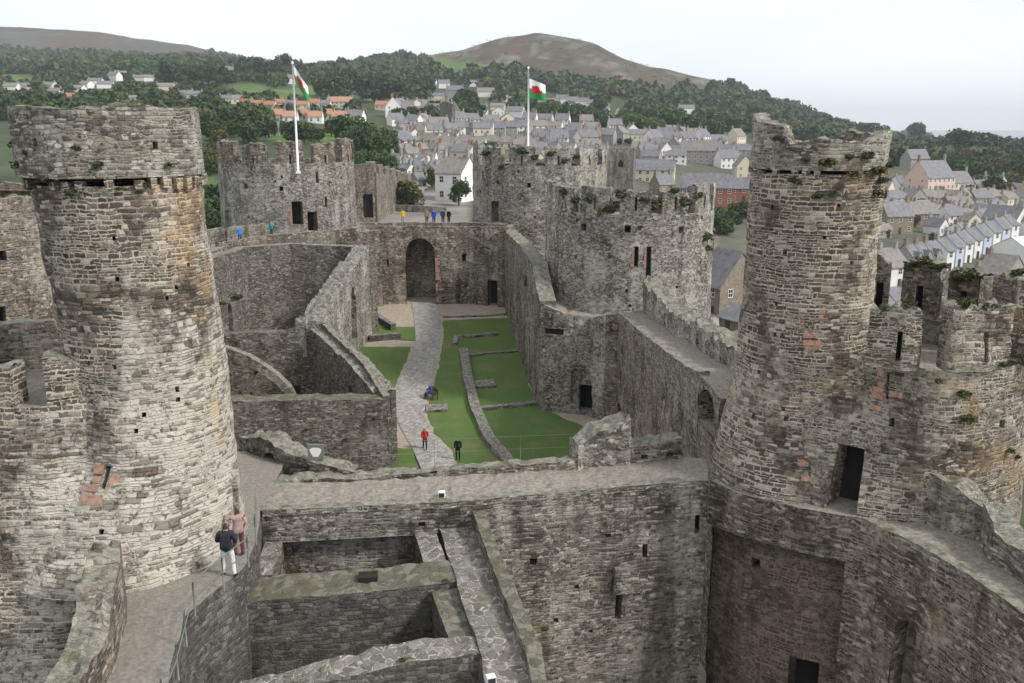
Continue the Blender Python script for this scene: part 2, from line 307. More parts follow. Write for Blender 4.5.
# ------------------------------------------------------------------ mesh builder
class MB:
    def __init__(s): s.v = []; s.f = []; s.uv = []; s.m = []; s.sm = []
    def add(s, pts, uvs=None, m=0, sm=False):
        b = len(s.v); s.v += [tuple(p) for p in pts]; s.face(list(range(b, b + len(pts))), uvs, m, sm)
    def face(s, idx, uvs=None, m=0, sm=False):
        if uvs is None:
            P = [Vector(s.v[i]) for i in idx]; n = (P[1] - P[0]).cross(P[2] - P[0])
            if abs(n.z) > max(abs(n.x), abs(n.y)): uvs = [(p.x, p.y) for p in P]
            else:
                t = Vector((-n.y, n.x, 0)); t = t.normalized() if t.length > 1e-9 else Vector((1, 0, 0))
                uvs = [(p.dot(t), p.z) for p in P]
        s.f.append(idx); s.uv.append(uvs); s.m.append(m); s.sm.append(sm)
    def box(s, c, d, rz=0, m=0, taper=1.0):
        ca, sa = math.cos(rz), math.sin(rz); q = []
        for z, k in ((-.5, 1), (.5, taper)):
            for x, y in ((-.5, -.5), (.5, -.5), (.5, .5), (-.5, .5)):
                X, Y = x * d[0] * k, y * d[1] * k
                q.append((c[0] + X * ca - Y * sa, c[1] + X * sa + Y * ca, c[2] + z * d[2]))
        for a in ((0, 1, 5, 4), (1, 2, 6, 5), (2, 3, 7, 6), (3, 0, 4, 7), (4, 5, 6, 7), (3, 2, 1, 0)): s.add([q[i] for i in a], None, m)
    def tube(s, pts, rad, n=6, m=0, cap=True):
        rings = []
        for i, p in enumerate(pts):
            p = Vector(p); d = Vector(pts[min(i + 1, len(pts) - 1)]) - Vector(pts[max(i - 1, 0)])
            d = d.normalized() if d.length > 1e-9 else Vector((0, 0, 1))
            a = d.cross(Vector((0, 0, 1)) if abs(d.z) < .9 else Vector((1, 0, 0))).normalized(); b = d.cross(a)
            r = rad[i] if isinstance(rad, (list, tuple)) else rad
            k = len(s.v); s.v += [tuple(p + a * (math.cos(t) * r) + b * (math.sin(t) * r)) for t in [2 * math.pi * j / n for j in range(n)]]
            rings.append(k)
        for a, b in zip(rings, rings[1:]):
            for j in range(n): s.face([a + j, b + j, b + (j + 1) % n, a + (j + 1) % n][::-1], None, m, True)
        if cap:
            s.face([rings[0] + j for j in range(n)], None, m); s.face([rings[-1] + j for j in range(n)][::-1], None, m)
    def build(s, name, mats, parent=None):
        me = bpy.data.meshes.new(name); me.from_pydata(s.v, [], s.f); 
        ul = me.uv_layers.new(name='UVMap'); ul.data.foreach_set('uv', [c for f in s.uv for q in f for c in q])
        if not isinstance(mats, (list, tuple)): mats = [mats]
        for q in mats: me.materials.append(M[q] if isinstance(q, str) else q)
        me.polygons.foreach_set('material_index', s.m); me.polygons.foreach_set('use_smooth', s.sm); me.update()
        o = bpy.data.objects.new(name, me); COL.objects.link(o)
        if parent: o.parent = parent
        return o
def tag(o, label=None, cat=None, group=None, kind=None):
    for k, v in (('label', label), ('category', cat), ('group', group), ('kind', kind)):
        if v: o[k] = v
    return o
def empty(name, loc, label, cat, group=None, rz=0):
    o = bpy.data.objects.new(name, None); COL.objects.link(o); o.location = loc; o.rotation_euler = (0, 0, rz); o.empty_display_size = .3
    return tag(o, label, cat, group)

def opening(u, z0, w, h, depth=.8, back=1, jamb=0, arch=None, dress=None):
    return dict(u0=u - w / 2, u1=u + w / 2, z0=z0, z1=z0 + h, d=depth, back=back, jamb=jamb, arch=arch, dress=dress)
def surf(mb, us, zs, P, ztop=None, openings=(), m=0, rough=.05, sm=True, rf=1.0):
    """A wall face as a gridded sheet P(u, z), with recessed openings and a ragged top."""
    for o in openings: us = [u for u in us if min(abs(u - o['u0']), abs(u - o['u1'])) > .05] + [o['u0'], o['u1']]
    for o in openings: zs = [z for z in zs if min(abs(z - o['z0']), abs(z - o['z1'])) > .05] + [o['z0'], o['z1']]
    us = sorted(set(us)); zs = sorted(set(zs))
    def N(u, z):
        n = (P(u + .02, z) - P(u - .02, z)).cross(P(u, z + .02) - P(u, z - .02)); return n.normalized() if n.length > 1e-9 else Vector((0, -1, 0))
    def pos(u, z, ins=0.0):
        if ztop: z = min(z, ztop(u))
        p = P(u, z); n = N(u, z)
        r = rough * (nz(p.x * rf * .8, p.y * rf * .8, p.z * rf * .8) + .7 * nz(p.x * rf * 2.3 + 9, p.y * rf * 2.3, p.z * rf * 2.3)) if rough else 0
        return p + n * (r - ins)
    idx = {}
    for i, u in enumerate(us):
        for j, z in enumerate(zs):
            idx[i, j] = len(mb.v); mb.v.append(tuple(pos(u, z)))
    for i in range(len(us) - 1):
        um = (us[i] + us[i + 1]) / 2
        for j in range(len(zs) - 1):
            zm = (zs[j] + zs[j + 1]) / 2
            if any(o['u0'] < um < o['u1'] and o['z0'] < zm < o['z1'] for o in openings): continue
            t0, t1 = (ztop(us[i]), ztop(us[i + 1])) if ztop else (1e9, 1e9)
            if zs[j] >= t0 and zs[j] >= t1: continue
            uvs = [(us[i], min(zs[j], t0)), (us[i + 1], min(zs[j], t1)), (us[i + 1], min(zs[j + 1], t1)), (us[i], min(zs[j + 1], t0))]
            ii = [idx[i, j], idx[i + 1, j], idx[i + 1, j + 1], idx[i, j + 1]]
            if zs[j] >= t0: ii = ii[:3]; uvs = uvs[:3]
            elif zs[j] >= t1: ii = [ii[0], ii[1], ii[3]]; uvs = [uvs[0], uvs[1], uvs[3]]
            mb.face(ii, uvs, m, sm)
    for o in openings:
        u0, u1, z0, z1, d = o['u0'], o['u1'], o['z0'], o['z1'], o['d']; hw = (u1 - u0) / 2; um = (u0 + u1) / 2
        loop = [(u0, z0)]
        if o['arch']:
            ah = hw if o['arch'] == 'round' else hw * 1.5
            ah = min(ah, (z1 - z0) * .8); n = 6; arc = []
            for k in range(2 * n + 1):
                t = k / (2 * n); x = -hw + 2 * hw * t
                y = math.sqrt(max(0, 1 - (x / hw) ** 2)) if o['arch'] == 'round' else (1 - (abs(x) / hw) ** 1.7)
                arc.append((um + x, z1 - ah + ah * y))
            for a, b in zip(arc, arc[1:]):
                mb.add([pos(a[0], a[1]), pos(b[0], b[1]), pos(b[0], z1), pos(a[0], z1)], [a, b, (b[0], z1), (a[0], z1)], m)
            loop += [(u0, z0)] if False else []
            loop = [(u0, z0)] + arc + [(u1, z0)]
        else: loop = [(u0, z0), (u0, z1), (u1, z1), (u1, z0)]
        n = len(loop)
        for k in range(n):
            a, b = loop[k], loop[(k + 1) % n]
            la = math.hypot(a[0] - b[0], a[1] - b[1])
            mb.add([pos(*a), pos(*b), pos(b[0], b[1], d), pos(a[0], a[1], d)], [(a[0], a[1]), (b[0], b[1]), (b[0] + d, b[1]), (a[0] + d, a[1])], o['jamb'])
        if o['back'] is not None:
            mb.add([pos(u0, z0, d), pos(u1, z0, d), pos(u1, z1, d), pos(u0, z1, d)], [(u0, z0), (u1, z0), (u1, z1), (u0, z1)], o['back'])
    return pos
def frange(a, b, d):
    n = max(1, int(math.ceil((b - a) / d))); return [a + (b - a) * i / n for i in range(n + 1)]
def polyline(pts):
    P = [Vector((p[0], p[1], 0)) for p in pts]; cum = [0]
    for a, b in zip(P, P[1:]): cum.append(cum[-1] + (b - a).length)
    nrm = []
    for i in range(len(P)):
        ds = []
        if i > 0: ds.append((P[i] - P[i - 1]).normalized())
        if i < len(P) - 1: ds.append((P[i + 1] - P[i]).normalized())
        ns = [Vector((d.y, -d.x, 0)) for d in ds]; n = sum(ns, Vector()).normalized()
        nrm.append(n / max(.5, n.dot(ns[0])))
    return P, cum, nrm
def interp(x, xs, ys):
    if x <= xs[0]: return ys[0]
    for a, b, c, d in zip(xs, xs[1:], ys, ys[1:]):
        if x <= b: return c + (d - c) * (x - a) / max(b - a, 1e-9)
    return ys[-1]
def wall(mb, pts, thick, z0, tops, openings=(), du=.5, dz=.6, ruin=.15, rough=.06, m=0, mt=None, capn=3, caprough=.1, seed=0.0, batter=0.0, backz=None, ruinf=1.0):
    """A masonry wall along a polyline: its face is on the right-hand side of the direction of travel, its thickness behind."""
    P, cum, nrm = polyline(pts); Lh = cum[-1]
    if isinstance(tops, (int, float)): tops = [tops] * len(P)
    zmax = max(tops) + ruin * 2
    def zt(u):
        r = nz(u * .55 * ruinf + seed * 3.1, seed) + .6 * nz(u * 1.7 * ruinf + seed, 5) + .35 * round(2 * nz(u * 3.1 * ruinf, seed + 2)) / 2
        return interp(u, cum, tops) + ruin * r
    def off(u, t):
        i = 0
        while i < len(cum) - 2 and u > cum[i + 1]: i += 1
        k = (u - cum[i]) / max(cum[i + 1] - cum[i], 1e-9)
        a = P[i] - nrm[i] * t; b = P[i + 1] - nrm[i + 1] * t; return a + (b - a) * k
    def PF(u, z):
        q = off(u, 0)
        if batter:
            q = off(u, -batter * max(0, (interp(u, cum, tops) - z)))
        return Vector((q.x, q.y, z))
    us = sorted(set(frange(0, Lh, du) + cum))
    pos = surf(mb, us, frange(z0, zmax, dz), PF, zt, openings, m, rough, False)
    mt = m if mt is None else mt
    # top
    prev = None
    for u in us:
        row = []
        for k in range(capn + 1):
            t = thick * k / capn
            if k == 0: p = pos(u, 1e6)
            else:
                q = off(u, t); p = Vector((q.x, q.y, zt(u) + (caprough * (nz(q.x * 2.1, q.y * 2.1, seed) + .6 * nz(q.x * 5, q.y * 5, 3)) )))
            row.append(p)
        if prev:
            for k in range(capn):
                mb.add([prev[k], row[k], row[k + 1], prev[k + 1]], None, mt)
            bz = z0 if backz is None else backz
            a, b = prev[-1], row[-1]
            mb.add([b, a, Vector((a.x, a.y, bz)), Vector((b.x, b.y, bz))], [(u, b.z), (pu, a.z), (pu, bz), (u, bz)], m)
        prev = row; pu = u
    for u, s in ((0, 1), (Lh, -1)):
        a, b = off(u, 0), off(u, thick); z = zt(u)
        za = frange(z0, z, .8)
        for q0, q1 in zip(za, za[1:]):
            f = [Vector((b.x, b.y, q0)), Vector((a.x, a.y, q0)), Vector((a.x, a.y, q1)), Vector((b.x, b.y, q1))]
            mb.add(f if s > 0 else f[::-1], [(0, q0), (thick, q0), (thick, q1), (0, q1)] if s > 0 else [(0, q1), (thick, q1), (thick, q0), (0, q0)], m)
    return off
def stones(mb, P, rects, m, proud=.025, depth=.12):
    """Single dressed stones set a little proud of a face P(u, z)."""
    for u0, u1, z0, z1 in rects:
        def q(u, z, d):
            n = (P(u + .02, z) - P(u - .02, z)).cross(P(u, z + .02) - P(u, z - .02)).normalized(); return P(u, z) + n * d
        pr = proud + random.uniform(-.005, .02)
        A = [q(u0, z0, pr), q(u1, z0, pr), q(u1, z1, pr), q(u0, z1, pr)]; B = [q(u0, z0, -depth), q(u1, z0, -depth), q(u1, z1, -depth), q(u0, z1, -depth)]
        mb.add(A, None, m)
        for i in range(4): mb.add([A[i], B[i], B[(i + 1) % 4], A[(i + 1) % 4]], None, m)
def arc(cx, cy, r, a0, a1, step=.35):
    """Points on a circle; angle 0 looks towards the camera side (-Y), positive towards +X (degrees)."""
    n = max(2, int(abs(R(a1 - a0)) * r / step) + 1)
    return [(cx + r * math.sin(R(a0 + (a1 - a0) * i / n)), cy - r * math.cos(R(a0 + (a1 - a0) * i / n))) for i in range(n + 1)]
def shaft(mb, prof, u_ref, zs_step=.35, openings=(), m=0, rough=.06, a0=-180, a1=180, rfun=None, du=.35, rf=1.0):
    """A round tower face; prof = [(z, r, cx, cy)]; u is angle(rad) * u_ref."""
    zz = [p[0] for p in prof]
    def P(u, z):
        r, cx, cy = (interp(z, zz, [p[i] for p in prof]) for i in (1, 2, 3))
        a = u / u_ref
        if rfun: r = r + rfun(math.degrees(a), z)
        return Vector((cx + r * math.sin(a), cy - r * math.cos(a), z))
    surf(mb, frange(R(a0) * u_ref, R(a1) * u_ref, du), frange(zz[0], zz[-1], zs_step), P, None, openings, m, rough, True, rf)
    return P
def disc(mb, cx, cy, r, z, m=0, n=28):
    mb.add([(cx + r * math.cos(2 * math.pi * i / n), cy + r * math.sin(2 * math.pi * i / n), z) for i in range(n)], None, m)
ORD = 'first second third fourth fifth sixth seventh eighth ninth tenth eleventh twelfth thirteenth fourteenth fifteenth sixteenth seventeenth eighteenth nineteenth twentieth'.split()
TENS = {2: 'twenty', 3: 'thirty', 4: 'forty', 5: 'fifty', 6: 'sixty', 7: 'seventy', 8: 'eighty', 9: 'ninety'}
def ordw(i):
    i += 1
    if i <= 20: return ORD[i - 1]
    return TENS[i // 10] + ('-' + ORD[i % 10 - 1] if i % 10 else 'th').replace('yth', 'ieth') if i % 10 else TENS[i // 10][:-1] + 'ieth'
# ------------------------------------------------------------------ land, sea
TX = [-500, 0, 100, 200, 300, 350, 400, 440, 480, 510, 535, 560, 590, 620, 650, 690, 720, 760, 800, 850, 900, 1024, 1500]
def cols(d): 
    k = sorted(d); return [interp(x, k, [d[q] for q in k]) for x in TX]
def zrow(Y, d): return Y, [(CH - z) for z in cols(d)], True
def yrow(Y, d): return Y, [Y * (sp + (y - 341.5) / F * cp) / (cp - (y - 341.5) / F * sp) for y in cols(d)], False
_rows = [zrow(-80, {0: -8}), zrow(20, {0: -6}), zrow(98, {0: -4, 300: -4, 620: -4, 800: -9, 1024: -14}),
         zrow(106, {0: -1, 150: 0, 230: 4.2, 350: 4.6, 520: 4.6, 620: 0, 800: -9, 1024: -14}), zrow(130, {0: 2, 300: 4.7, 520: 4.7, 600: 2, 700: -5, 900: -12, 1024: -14}),
         yrow(200, {-500: 205, 0: 205, 200: 207, 300: 200, 400: 212, 500: 213, 600: 235, 700: 280, 800: 290, 900: 288, 1024: 296}),
         yrow(300, {-500: 158, 0: 158, 200: 160, 300: 156, 400: 170, 500: 175, 600: 190, 700: 216, 800: 232, 900: 236, 1024: 244}),
         yrow(400, {0: 125, 200: 129, 300: 131, 400: 141, 500: 150, 600: 162, 700: 185, 800: 200, 900: 206, 1024: 213}),
         yrow(550, {0: 106, 100: 104, 200: 107, 300: 112, 400: 121, 500: 132, 600: 140, 700: 158, 800: 168, 900: 174, 1024: 181}),
         yrow(700, {0: 92, 200: 96, 300: 100, 400: 110, 500: 116, 600: 124, 700: 138, 800: 148, 900: 163, 1024: 168}),
         yrow(900, {0: 85, 200: 83, 300: 88, 400: 98, 500: 104, 600: 114, 700: 126, 800: 139, 900: 156, 1024: 160}),
         yrow(1200, {0: 75, 100: 74, 200: 71, 300: 76, 400: 82, 480: 80, 600: 92, 700: 106, 800: 127, 900: 150, 1024: 154}),
         yrow(1600, {-500: 66, 0: 64, 200: 66, 300: 80, 350: 71, 400: 63, 440: 53, 480: 43, 510: 36, 535: 33, 560: 35, 590: 43, 620: 57, 650: 68, 690: 76, 720: 85, 760: 103, 800: 117, 850: 131, 900: 148, 1024: 151}),
         yrow(2000, {-500: 50, 0: 52, 200: 60, 300: 72, 535: 60, 700: 100, 850: 150, 1024: 160}),
         yrow(2600, {-500: 18, 0: 24, 50: 26, 100: 31, 150: 37, 200: 44, 220: 49, 240: 56, 300: 70, 350: 78, 400: 100, 700: 150, 1024: 160})]
_rows.append((3300, [CH + 40] * len(TX), True))
RY = [r[0] for r in _rows]; RD = np.array([r[1] for r in _rows])
def land_x(X, Y): return 512 + 914 * X / max(Y, 60)
def land(X, Y):
    x = land_x(X, Y); x = min(max(x, TX[0]), TX[-1])
    i = 0
    while i < len(RY) - 2 and Y > RY[i + 1]: i += 1
    t = min(1, max(0, (Y - RY[i]) / (RY[i + 1] - RY[i])))
    a = np.interp(x, TX, RD[i]); b = np.interp(x, TX, RD[i + 1])
    n = (2.2 * nz(X * .012, Y * .012) + 1.0 * nz(X * .04, Y * .04, 4)) * min(1, max(0, (Y - 250) / 400)) + (7 * nz(X * .006, Y * .006, 9) + 4 * nz(X * .018, Y * .018, 2)) * min(1, max(0, (Y - 1150) / 300))
    return CH - (a + (b - a) * t) + n
def hit(x, y, Y0=104.0, Y1=2700.0):
    """Where the sight line of a point of the photograph first meets the land."""
    u, v = (x - 512) / F, (y - 341.5) / F
    A = u / (cp - v * sp); B = (sp + v * cp) / (cp - v * sp)
    Y = Y0
    while Y < Y1:
        if CH - Y * B <= land(A * Y, Y): break
        Y *= 1.012
    lo, hi = Y / 1.012, Y
    for _ in range(12):
        m = (lo + hi) / 2
        if CH - m * B <= land(A * m, m): hi = m
        else: lo = m
    Y = hi
    return Vector((A * Y, Y, land(A * Y, Y)))
C_FIELD, C_TOWN, C_WOOD, C_HEATH, C_MOOR, C_ROUGH = (.085, .14, .03), (.095, .095, .07), (.022, .04, .018), (.078, .05, .034), (.07, .066, .05), (.045, .065, .026)
C_SCRUB, C_ROCK = (.06, .065, .035), (.15, .13, .11)
FIELDS = [(458, 70, 30, 9), (320, 96, 70, 9), (20, 80, 28, 6), (310, 136, 46, 7), (208, 190, 16, 14), (250, 92, 30, 8), (445, 62, 14, 5), (110, 97, 26, 4), (228, 108, 18, 6)]
def cover(px, py, Y):
    for x, y, a, b in FIELDS:
        if ((px - x) / a) ** 2 + ((py - y) / b) ** 2 < 1 + .5 * nz(px * .05, py * .15): return C_FIELD
    if Y > 1950: return (C_MOOR, C_HEATH, C_ROUGH)[int(min(2, max(0, 1.2 + 2.2 * nz(px * .025, Y * .004, 1))))] if py < 60 + 6 * nz(px * .03) else C_ROUGH
    if Y > 1150:
        hb = interp(px, [400, 440, 480, 540, 600, 650, 690, 730], [56, 64, 70, 77, 85, 93, 97, 88]) + 7 * nz(px * .03, 2) + 3 * nz(px * .1, 7)
        if 405 < px < 735 and py < hb: return C_HEATH if nz(px * .04, Y * .01, 6) > -.02 else (C_SCRUB if nz(px * .1, Y * .02) > 0 else C_ROCK)
        return C_WOOD
    if Y > 700: return C_ROUGH
    if Y < 270 and 352 < px < 472 and py > 192: return (.21, .20, .18)
    return C_TOWN if px > 400 else C_ROUGH
def build_land():
    ts = np.concatenate([np.linspace(-1.5, -.66, 14), np.linspace(-.64, .64, 190), np.linspace(.66, 1.5, 14)])
    ys = np.concatenate([np.linspace(-80, 95, 12), np.linspace(98, 135, 14), np.geomspace(140, 3300, 150)])
    vs, fs, cs = [], [], []
    for Y in ys:
        for t in ts:
            X = t * max(Y, 90); z = land(X, Y); vs.append((X, Y, z))
            if Y < 130: cs.append(C_ROUGH)
            else:
                px, py = pix((X, Y, z)); cs.append(cover(px, py, Y))
    n = len(ts)
    for j in range(len(ys) - 1):
        for i in range(n - 1): fs.append((j * n + i, j * n + i + 1, (j + 1) * n + i + 1, (j + 1) * n + i))
    me = bpy.data.meshes.new('terrain'); me.from_pydata(vs, [], fs)
    a = me.color_attributes.new('cover', 'FLOAT_COLOR', 'POINT'); a.data.foreach_set('color', [q for c in cs for q in (*c, 1)])
    me.polygons.foreach_set('use_smooth', [True] * len(fs)); me.materials.append(M['land'])
    o = bpy.data.objects.new('terrain', me); COL.objects.link(o); o['kind'] = 'structure'
build_land()
mb = MB(); mb.add([(-9000, 1500, -17), (9000, 1500, -17), (9000, 12000, -17), (-9000, 12000, -17)])
mb.build('sea', 'sea')['kind'] = 'structure'

# ------------------------------------------------------------------ the outer ward's ground
def sheet(name, polys, off, mat, kind='structure', dz=None):
    mb = MB()
    for poly in polys:
        P = [at_g(x, y) for x, y in poly]
        if name == 'lawn':      # turf edges wander
            Q = []
            for q0, q1 in zip(P, P[1:] + P[:1]):
                n = max(1, int((q1 - q0).length / .6))
                for i in range(n):
                    q = q0.lerp(q1, i / n); q.x += .22 * nz(q.x * 1.3, q.y * 1.3, 1); q.y += .22 * nz(q.x * 1.3, q.y * 1.3, 6); q.z = court(q.y); Q.append(q)
            P = Q
        bm = bmesh.new(); vs = [bm.verts.new(p) for p in P]; f = bm.faces.new(vs)
        if f.normal.z < 0: f.normal_flip()
        bmesh.ops.triangulate(bm, faces=[f])
        for f in bm.faces:
            q = [v.co + Vector((0, 0, off)) for v in f.verts]
            if (q[1] - q[0]).cross(q[2] - q[0]).z < 0: q.reverse()
            mb.add(q, None, 0)
        bm.free()
    o = mb.build(name, mat); o['kind'] = kind; return o
mb = MB()
for a, b in ((30, 62), (62, 103.8), (103.8, 112)):
    mb.add([(-34, a, court(a)), (16, a, court(a)), (16, b, court(b)), (-34, b, court(b))])
o = mb.build('courtyard_ground', 'gravel'); o['kind'] = 'structure'
mb = MB(); mb.add([(-12, -6, -.6), (16, -6, -.6), (16, 33, -.6), (-12, 33, -.6)]); mb.build('inner_ward_ground', 'gravel')['kind'] = 'structure'
PATH = [(425, 478), (460, 476), (458, 468), (449, 450), (432, 432), (424, 415), (428, 395), (437, 365), (441, 340), (441, 320), (437, 303), (436, 292), (409, 292), (411, 303), (414, 318), (416, 340), (410, 360), (398, 385), (391, 405), (399, 425), (413, 450)]
sheet('paved_path', [PATH], .05, 'path')
GR = [[(443, 321), (478, 319), (511, 318), (522, 335), (530, 352), (528, 385), (540, 405), (562, 418), (596, 431), (566, 463), (520, 474), (462, 474), (452, 450), (434, 432), (427, 415), (431, 395), (439, 365), (443, 340)],
      [(372, 327), (416, 327), (415, 341), (371, 339)], [(352, 347), (411, 347), (407, 360), (395, 385), (389, 403), (370, 403), (350, 370)], [(380, 447), (414, 449), (426, 468), (428, 474), (380, 474)]]
sheet('lawn', GR, .03, 'lawn')

# ------------------------------------------------------------------ low footings in the court
def footing(line, w, h, label, m='grey', ruin=.08):
    P = [at_g(x, y) for x, y in line]
    mb = MB(); pts = [(p.x, p.y) for p in P]
    wall(mb, pts, w, min(p.z for p in P) - .4, [p.z + h for p in P], (), .4, .4, ruin, .05, 0, 1, 2, .06, seed=len(label))
    o = mb.build('foundation_wall', [m, 'cobbletop']); tag(o, label, 'low wall', 'excavated footings on the lawn'); return o
footing([(459, 352), (463, 380), (470, 410), (483, 440), (506, 468)], .85, .4, 'long low stone footing running down the lawn beside the path')
footing([(470, 357), (498, 354), (527, 352)], .4, .22, 'thin straight kerb of stones crossing the lawn near its middle')
footing([(478, 412), (505, 409), (541, 405)], .6, .3, 'low stone footing joining the long footing to the kitchen wall')
footing([(457, 346), (459, 339), (498, 336)], .5, .3, 'short L-shaped stone footing at the far end of the lawn')
footing([(476, 389), (496, 388)], 4.5, .25, 'broad rectangular stone platform in the lawn')
footing([(426, 413), (448, 412)], 1.6, .25, 'small square stone slab just below the bench')
footing([(370, 342), (401, 339)], .7, .6, 'dark low wall across the left grass near the gate', 'dark')
footing([(372, 319), (379, 324), (391, 331)], .6, .7, 'low sloping wall beside the gravel left of the gate', 'dark')
footing([(443, 318), (478, 317), (512, 315)], .4, .15, 'stone edging between the gravel and the big lawn')

# ------------------------------------------------------------------ the cross wall with its wall walk
e = empty('cross_wall', (-1, 31, 0), 'long grey cross wall in the foreground carrying the pale footway between the two round towers', 'castle wall')
def part(mb, name, mats, par):
    o = mb.build(name, mats, par); o.location = o.location - par.location if par.rotation_euler.z == 0 else o.location
    if par.parent: o.location = o.location - par.parent.location if par.parent.type == 'EMPTY' else o.location
    return o
mb = MB()
ops = [opening(3.0, 6.4, 4.7, 3.3, .45, 2), opening(13.1, 5.4, .26, 1.4, .6, 3), opening(16.2, 8.7, .2, .8, .5, 3),
       opening(9.7, 8.1, .28, .3, .5, 3), opening(14.1, 7.9, .22, .6, .4, 3), opening(7.6, 7.2, .16, .16, .3, 3), opening(10.6, 5.6, .2, .2, .3, 3), opening(12.0, 5.0, .16, .16, .3, 3), opening(11.4, 6.9, .2, .2, .4, 3), opening(5.6, 10.0, .25, .2, .3, 3), opening(12.6, 8.9, .2, .2, .3, 3)]
wall(mb, [(-8.8, 29.3), (-2.2, 30.1), (3.3, 31.25), (7.2, 32.15), (7.5, 32.1)], 2.45, -1, 10.9, ops, .3, .35, .08, .1, 0, 1, 6, .08)
part(mb, 'masonry', ['grey', 'walk', 'plaster', 'interior'], e)
mb = MB(); wall(mb, [(-8.75, 29.27), (-2.2, 30.07), (3.3, 31.22), (7.2, 32.1)], .42, 10.7, 10.93, (), .2, .2, .035, .08, 0, None, 3, .06, seed=6); part(mb, 'edge_stones', ['rim'], e)
mb = MB()     # corbel that carried a vanished floor
q = Vector((4.3, 31.45, 7.2)); mb.box(q, (1.1, .7, 1.0), .2, 0, .8); part(mb, 'corbel', ['plaster'], e)
mb = MB()
wall(mb, [(-7.9, 32.0), (-5.0, 32.35), (-2.4, 32.75), (0, 33.0), (2.7, 33.35)], .42, 9, [10.95, 10.98, 11.1, 11.2, 11.3], [opening(4.9, 10.95, .3, .18, .3, 0)], .25, .3, .11, .1, 0, None, 3, .14, seed=3)
o = mb.build('parapet', ['court']); tag(o, 'low broken parapet along the far edge of the pale footway', 'parapet')
mb = MB(); wall(mb, [(2.6, 33.3), (4.7, 33.8)], 1.2, 9, [11.9, 12.75], (), .22, .3, .3, .14, 0, None, 4, .25, seed=8)
tag(mb.build('ruined_wall_stub', ['pale']), 'pale ragged stump of wall at the end of the low parapet', 'ruined wall')
mb = MB(); wall(mb, [(4.75, 33.9), (6.9, 34.5)], .9, 9, [11.6, 11.75], [opening(.6, 11.0, .3, .22, .4, 0), opening(1.7, 11.0, .3, .2, .4, 0)], .22, .3, .22, .12, 0, None, 3, .2, seed=11)
tag(mb.build('ruined_wall_stub', ['court']), 'lower brown stump of wall between the pale stump and the passage arch', 'ruined wall')
# ruined arch and wall end beyond the path, next to the pale tower
mb = MB()
wall(mb, [(-11.6, 36.2), (-10.2, 34.6), (-9.0, 33.7), (-7.6, 33.2), (-6.2, 33.2)], .9, 8.0, [11.2, 11.7, 11.6, 11.1, 10.8], [opening(2.7, 9.9, 1.25, 1.3, .92, None, 0, 'round')], .22, .25, .16, .14, 0, None, 4, .22, seed=5)
wall(mb, [(-9.0, 31.7), (-6.5, 32.1), (-3.6, 32.5)], 1.3, 6, [10.85, 10.8, 10.8], (), .25, .4, .08, .08, 0, None, 4, .18, seed=55)
tag(mb.build('ruined_arch', ['hall']), 'ruined stone arch remnant beyond the footway beside the pale tower', 'ruined arch')

# inner ward, left: wall under the path round the tower
mb = MB()
wall(mb, [(-7.9, 13), (-8.35, 19.3), (-9.0, 22.3), (-8.7, 23.5), (-8.2, 25.0), (-8.3, 27), (-8.82, 29.3), (-8.95, 32.0), (-9.3, 35.5)], 2.3, -1, 10.9, [opening(7.7, 8.8, .6, .9, .5, 2)], .3, .4, .02, .06, 0, 1, 5, .02, seed=2)
tag(mb.build('curtain_wall', ['dark', 'pathgrey', 'interior']), 'wall carrying the grey footway that curves round the foot of the pale tower', 'castle wall')

# right: the curtain that turns towards us
e = empty('north_curtain_wall', (11, 27, 0), 'curtain wall turning towards the viewer below the doorway of the brown tower', 'castle wall')
FR = [(7.55, 32.1), (8.38, 30.9), (10.3, 29.55), (11.95, 28.75), (12.3, 28.2)]
RC = [(8.1, 33.3), (9.0, 31.75), (10.9, 30.4), (12.5, 29.6)]
mb = MB(); off = wall(mb, FR, 2.6, 9.2, [10.9] * 5, (), .25, .3, .05, .09, 0, 1, 4, .05, seed=4)
part(mb, 'corbelled_band', ['court', 'walk'], e)
mb = MB(); wall(mb, [(12.0, 28.7), (12.35, 28.1), (13.1, 26.45), (13.6, 24.95), (14.2, 22.25), (15.2, 18)], .38, 10.7, 10.95, (), .2, .2, .04, .09, 0, None, 3, .07, seed=16); part(mb, 'edge_stones', ['rim'], e)
mb = MB()      # coved underside of the band
for k in range(24):
    def sp_(t, j):
        f = [interp(t, [0, .3, .62, .9, 1], [q[i] for q in FR]) for i in (0, 1)]; r = [interp(t, [0, .28, .66, 1], [q[i] for q in RC]) for i in (0, 1)]
        s = j / 4; return Vector((f[0] + (r[0] - f[0]) * s, f[1] + (r[1] - f[1]) * s, 9.22 - .75 * s * s + .06 * nz(t * 30, s * 4)))
    for j in range(4): mb.add([sp_(k / 24, j), sp_(k / 24, j + 1), sp_((k + 1) / 24, j + 1), sp_((k + 1) / 24, j)])
part(mb, 'cove', ['dark'], e)
mb = MB(); wall(mb, RC, 1.5, -1, 9.2, [opening(2.2, 7.5, .34, .5, .5, 1), opening(4.3, 1.2, 1.1, 3.2, 1.0, 1)], .35, .4, 0, .1, 0, None, 2, 0, seed=6)
part(mb, 'recessed_face', ['brownwall', 'interior'], e)
mb = MB(); wall(mb, [(11.7, 28.9), (12.3, 28.2), (13.1, 26.5), (13.6, 25.0), (14.2, 22.3), (15.2, 18), (16, 14)], 2.4, -1, [10.85] + [10.9] * 6, [opening(2.6, 2.2, .9, 6.0, .6, 2, 0, 'round')], .25, .35, .05, .1, 0, 1, 5, .04, seed=7)
part(mb, 'masonry', ['court', 'walk', 'plaster'], e)
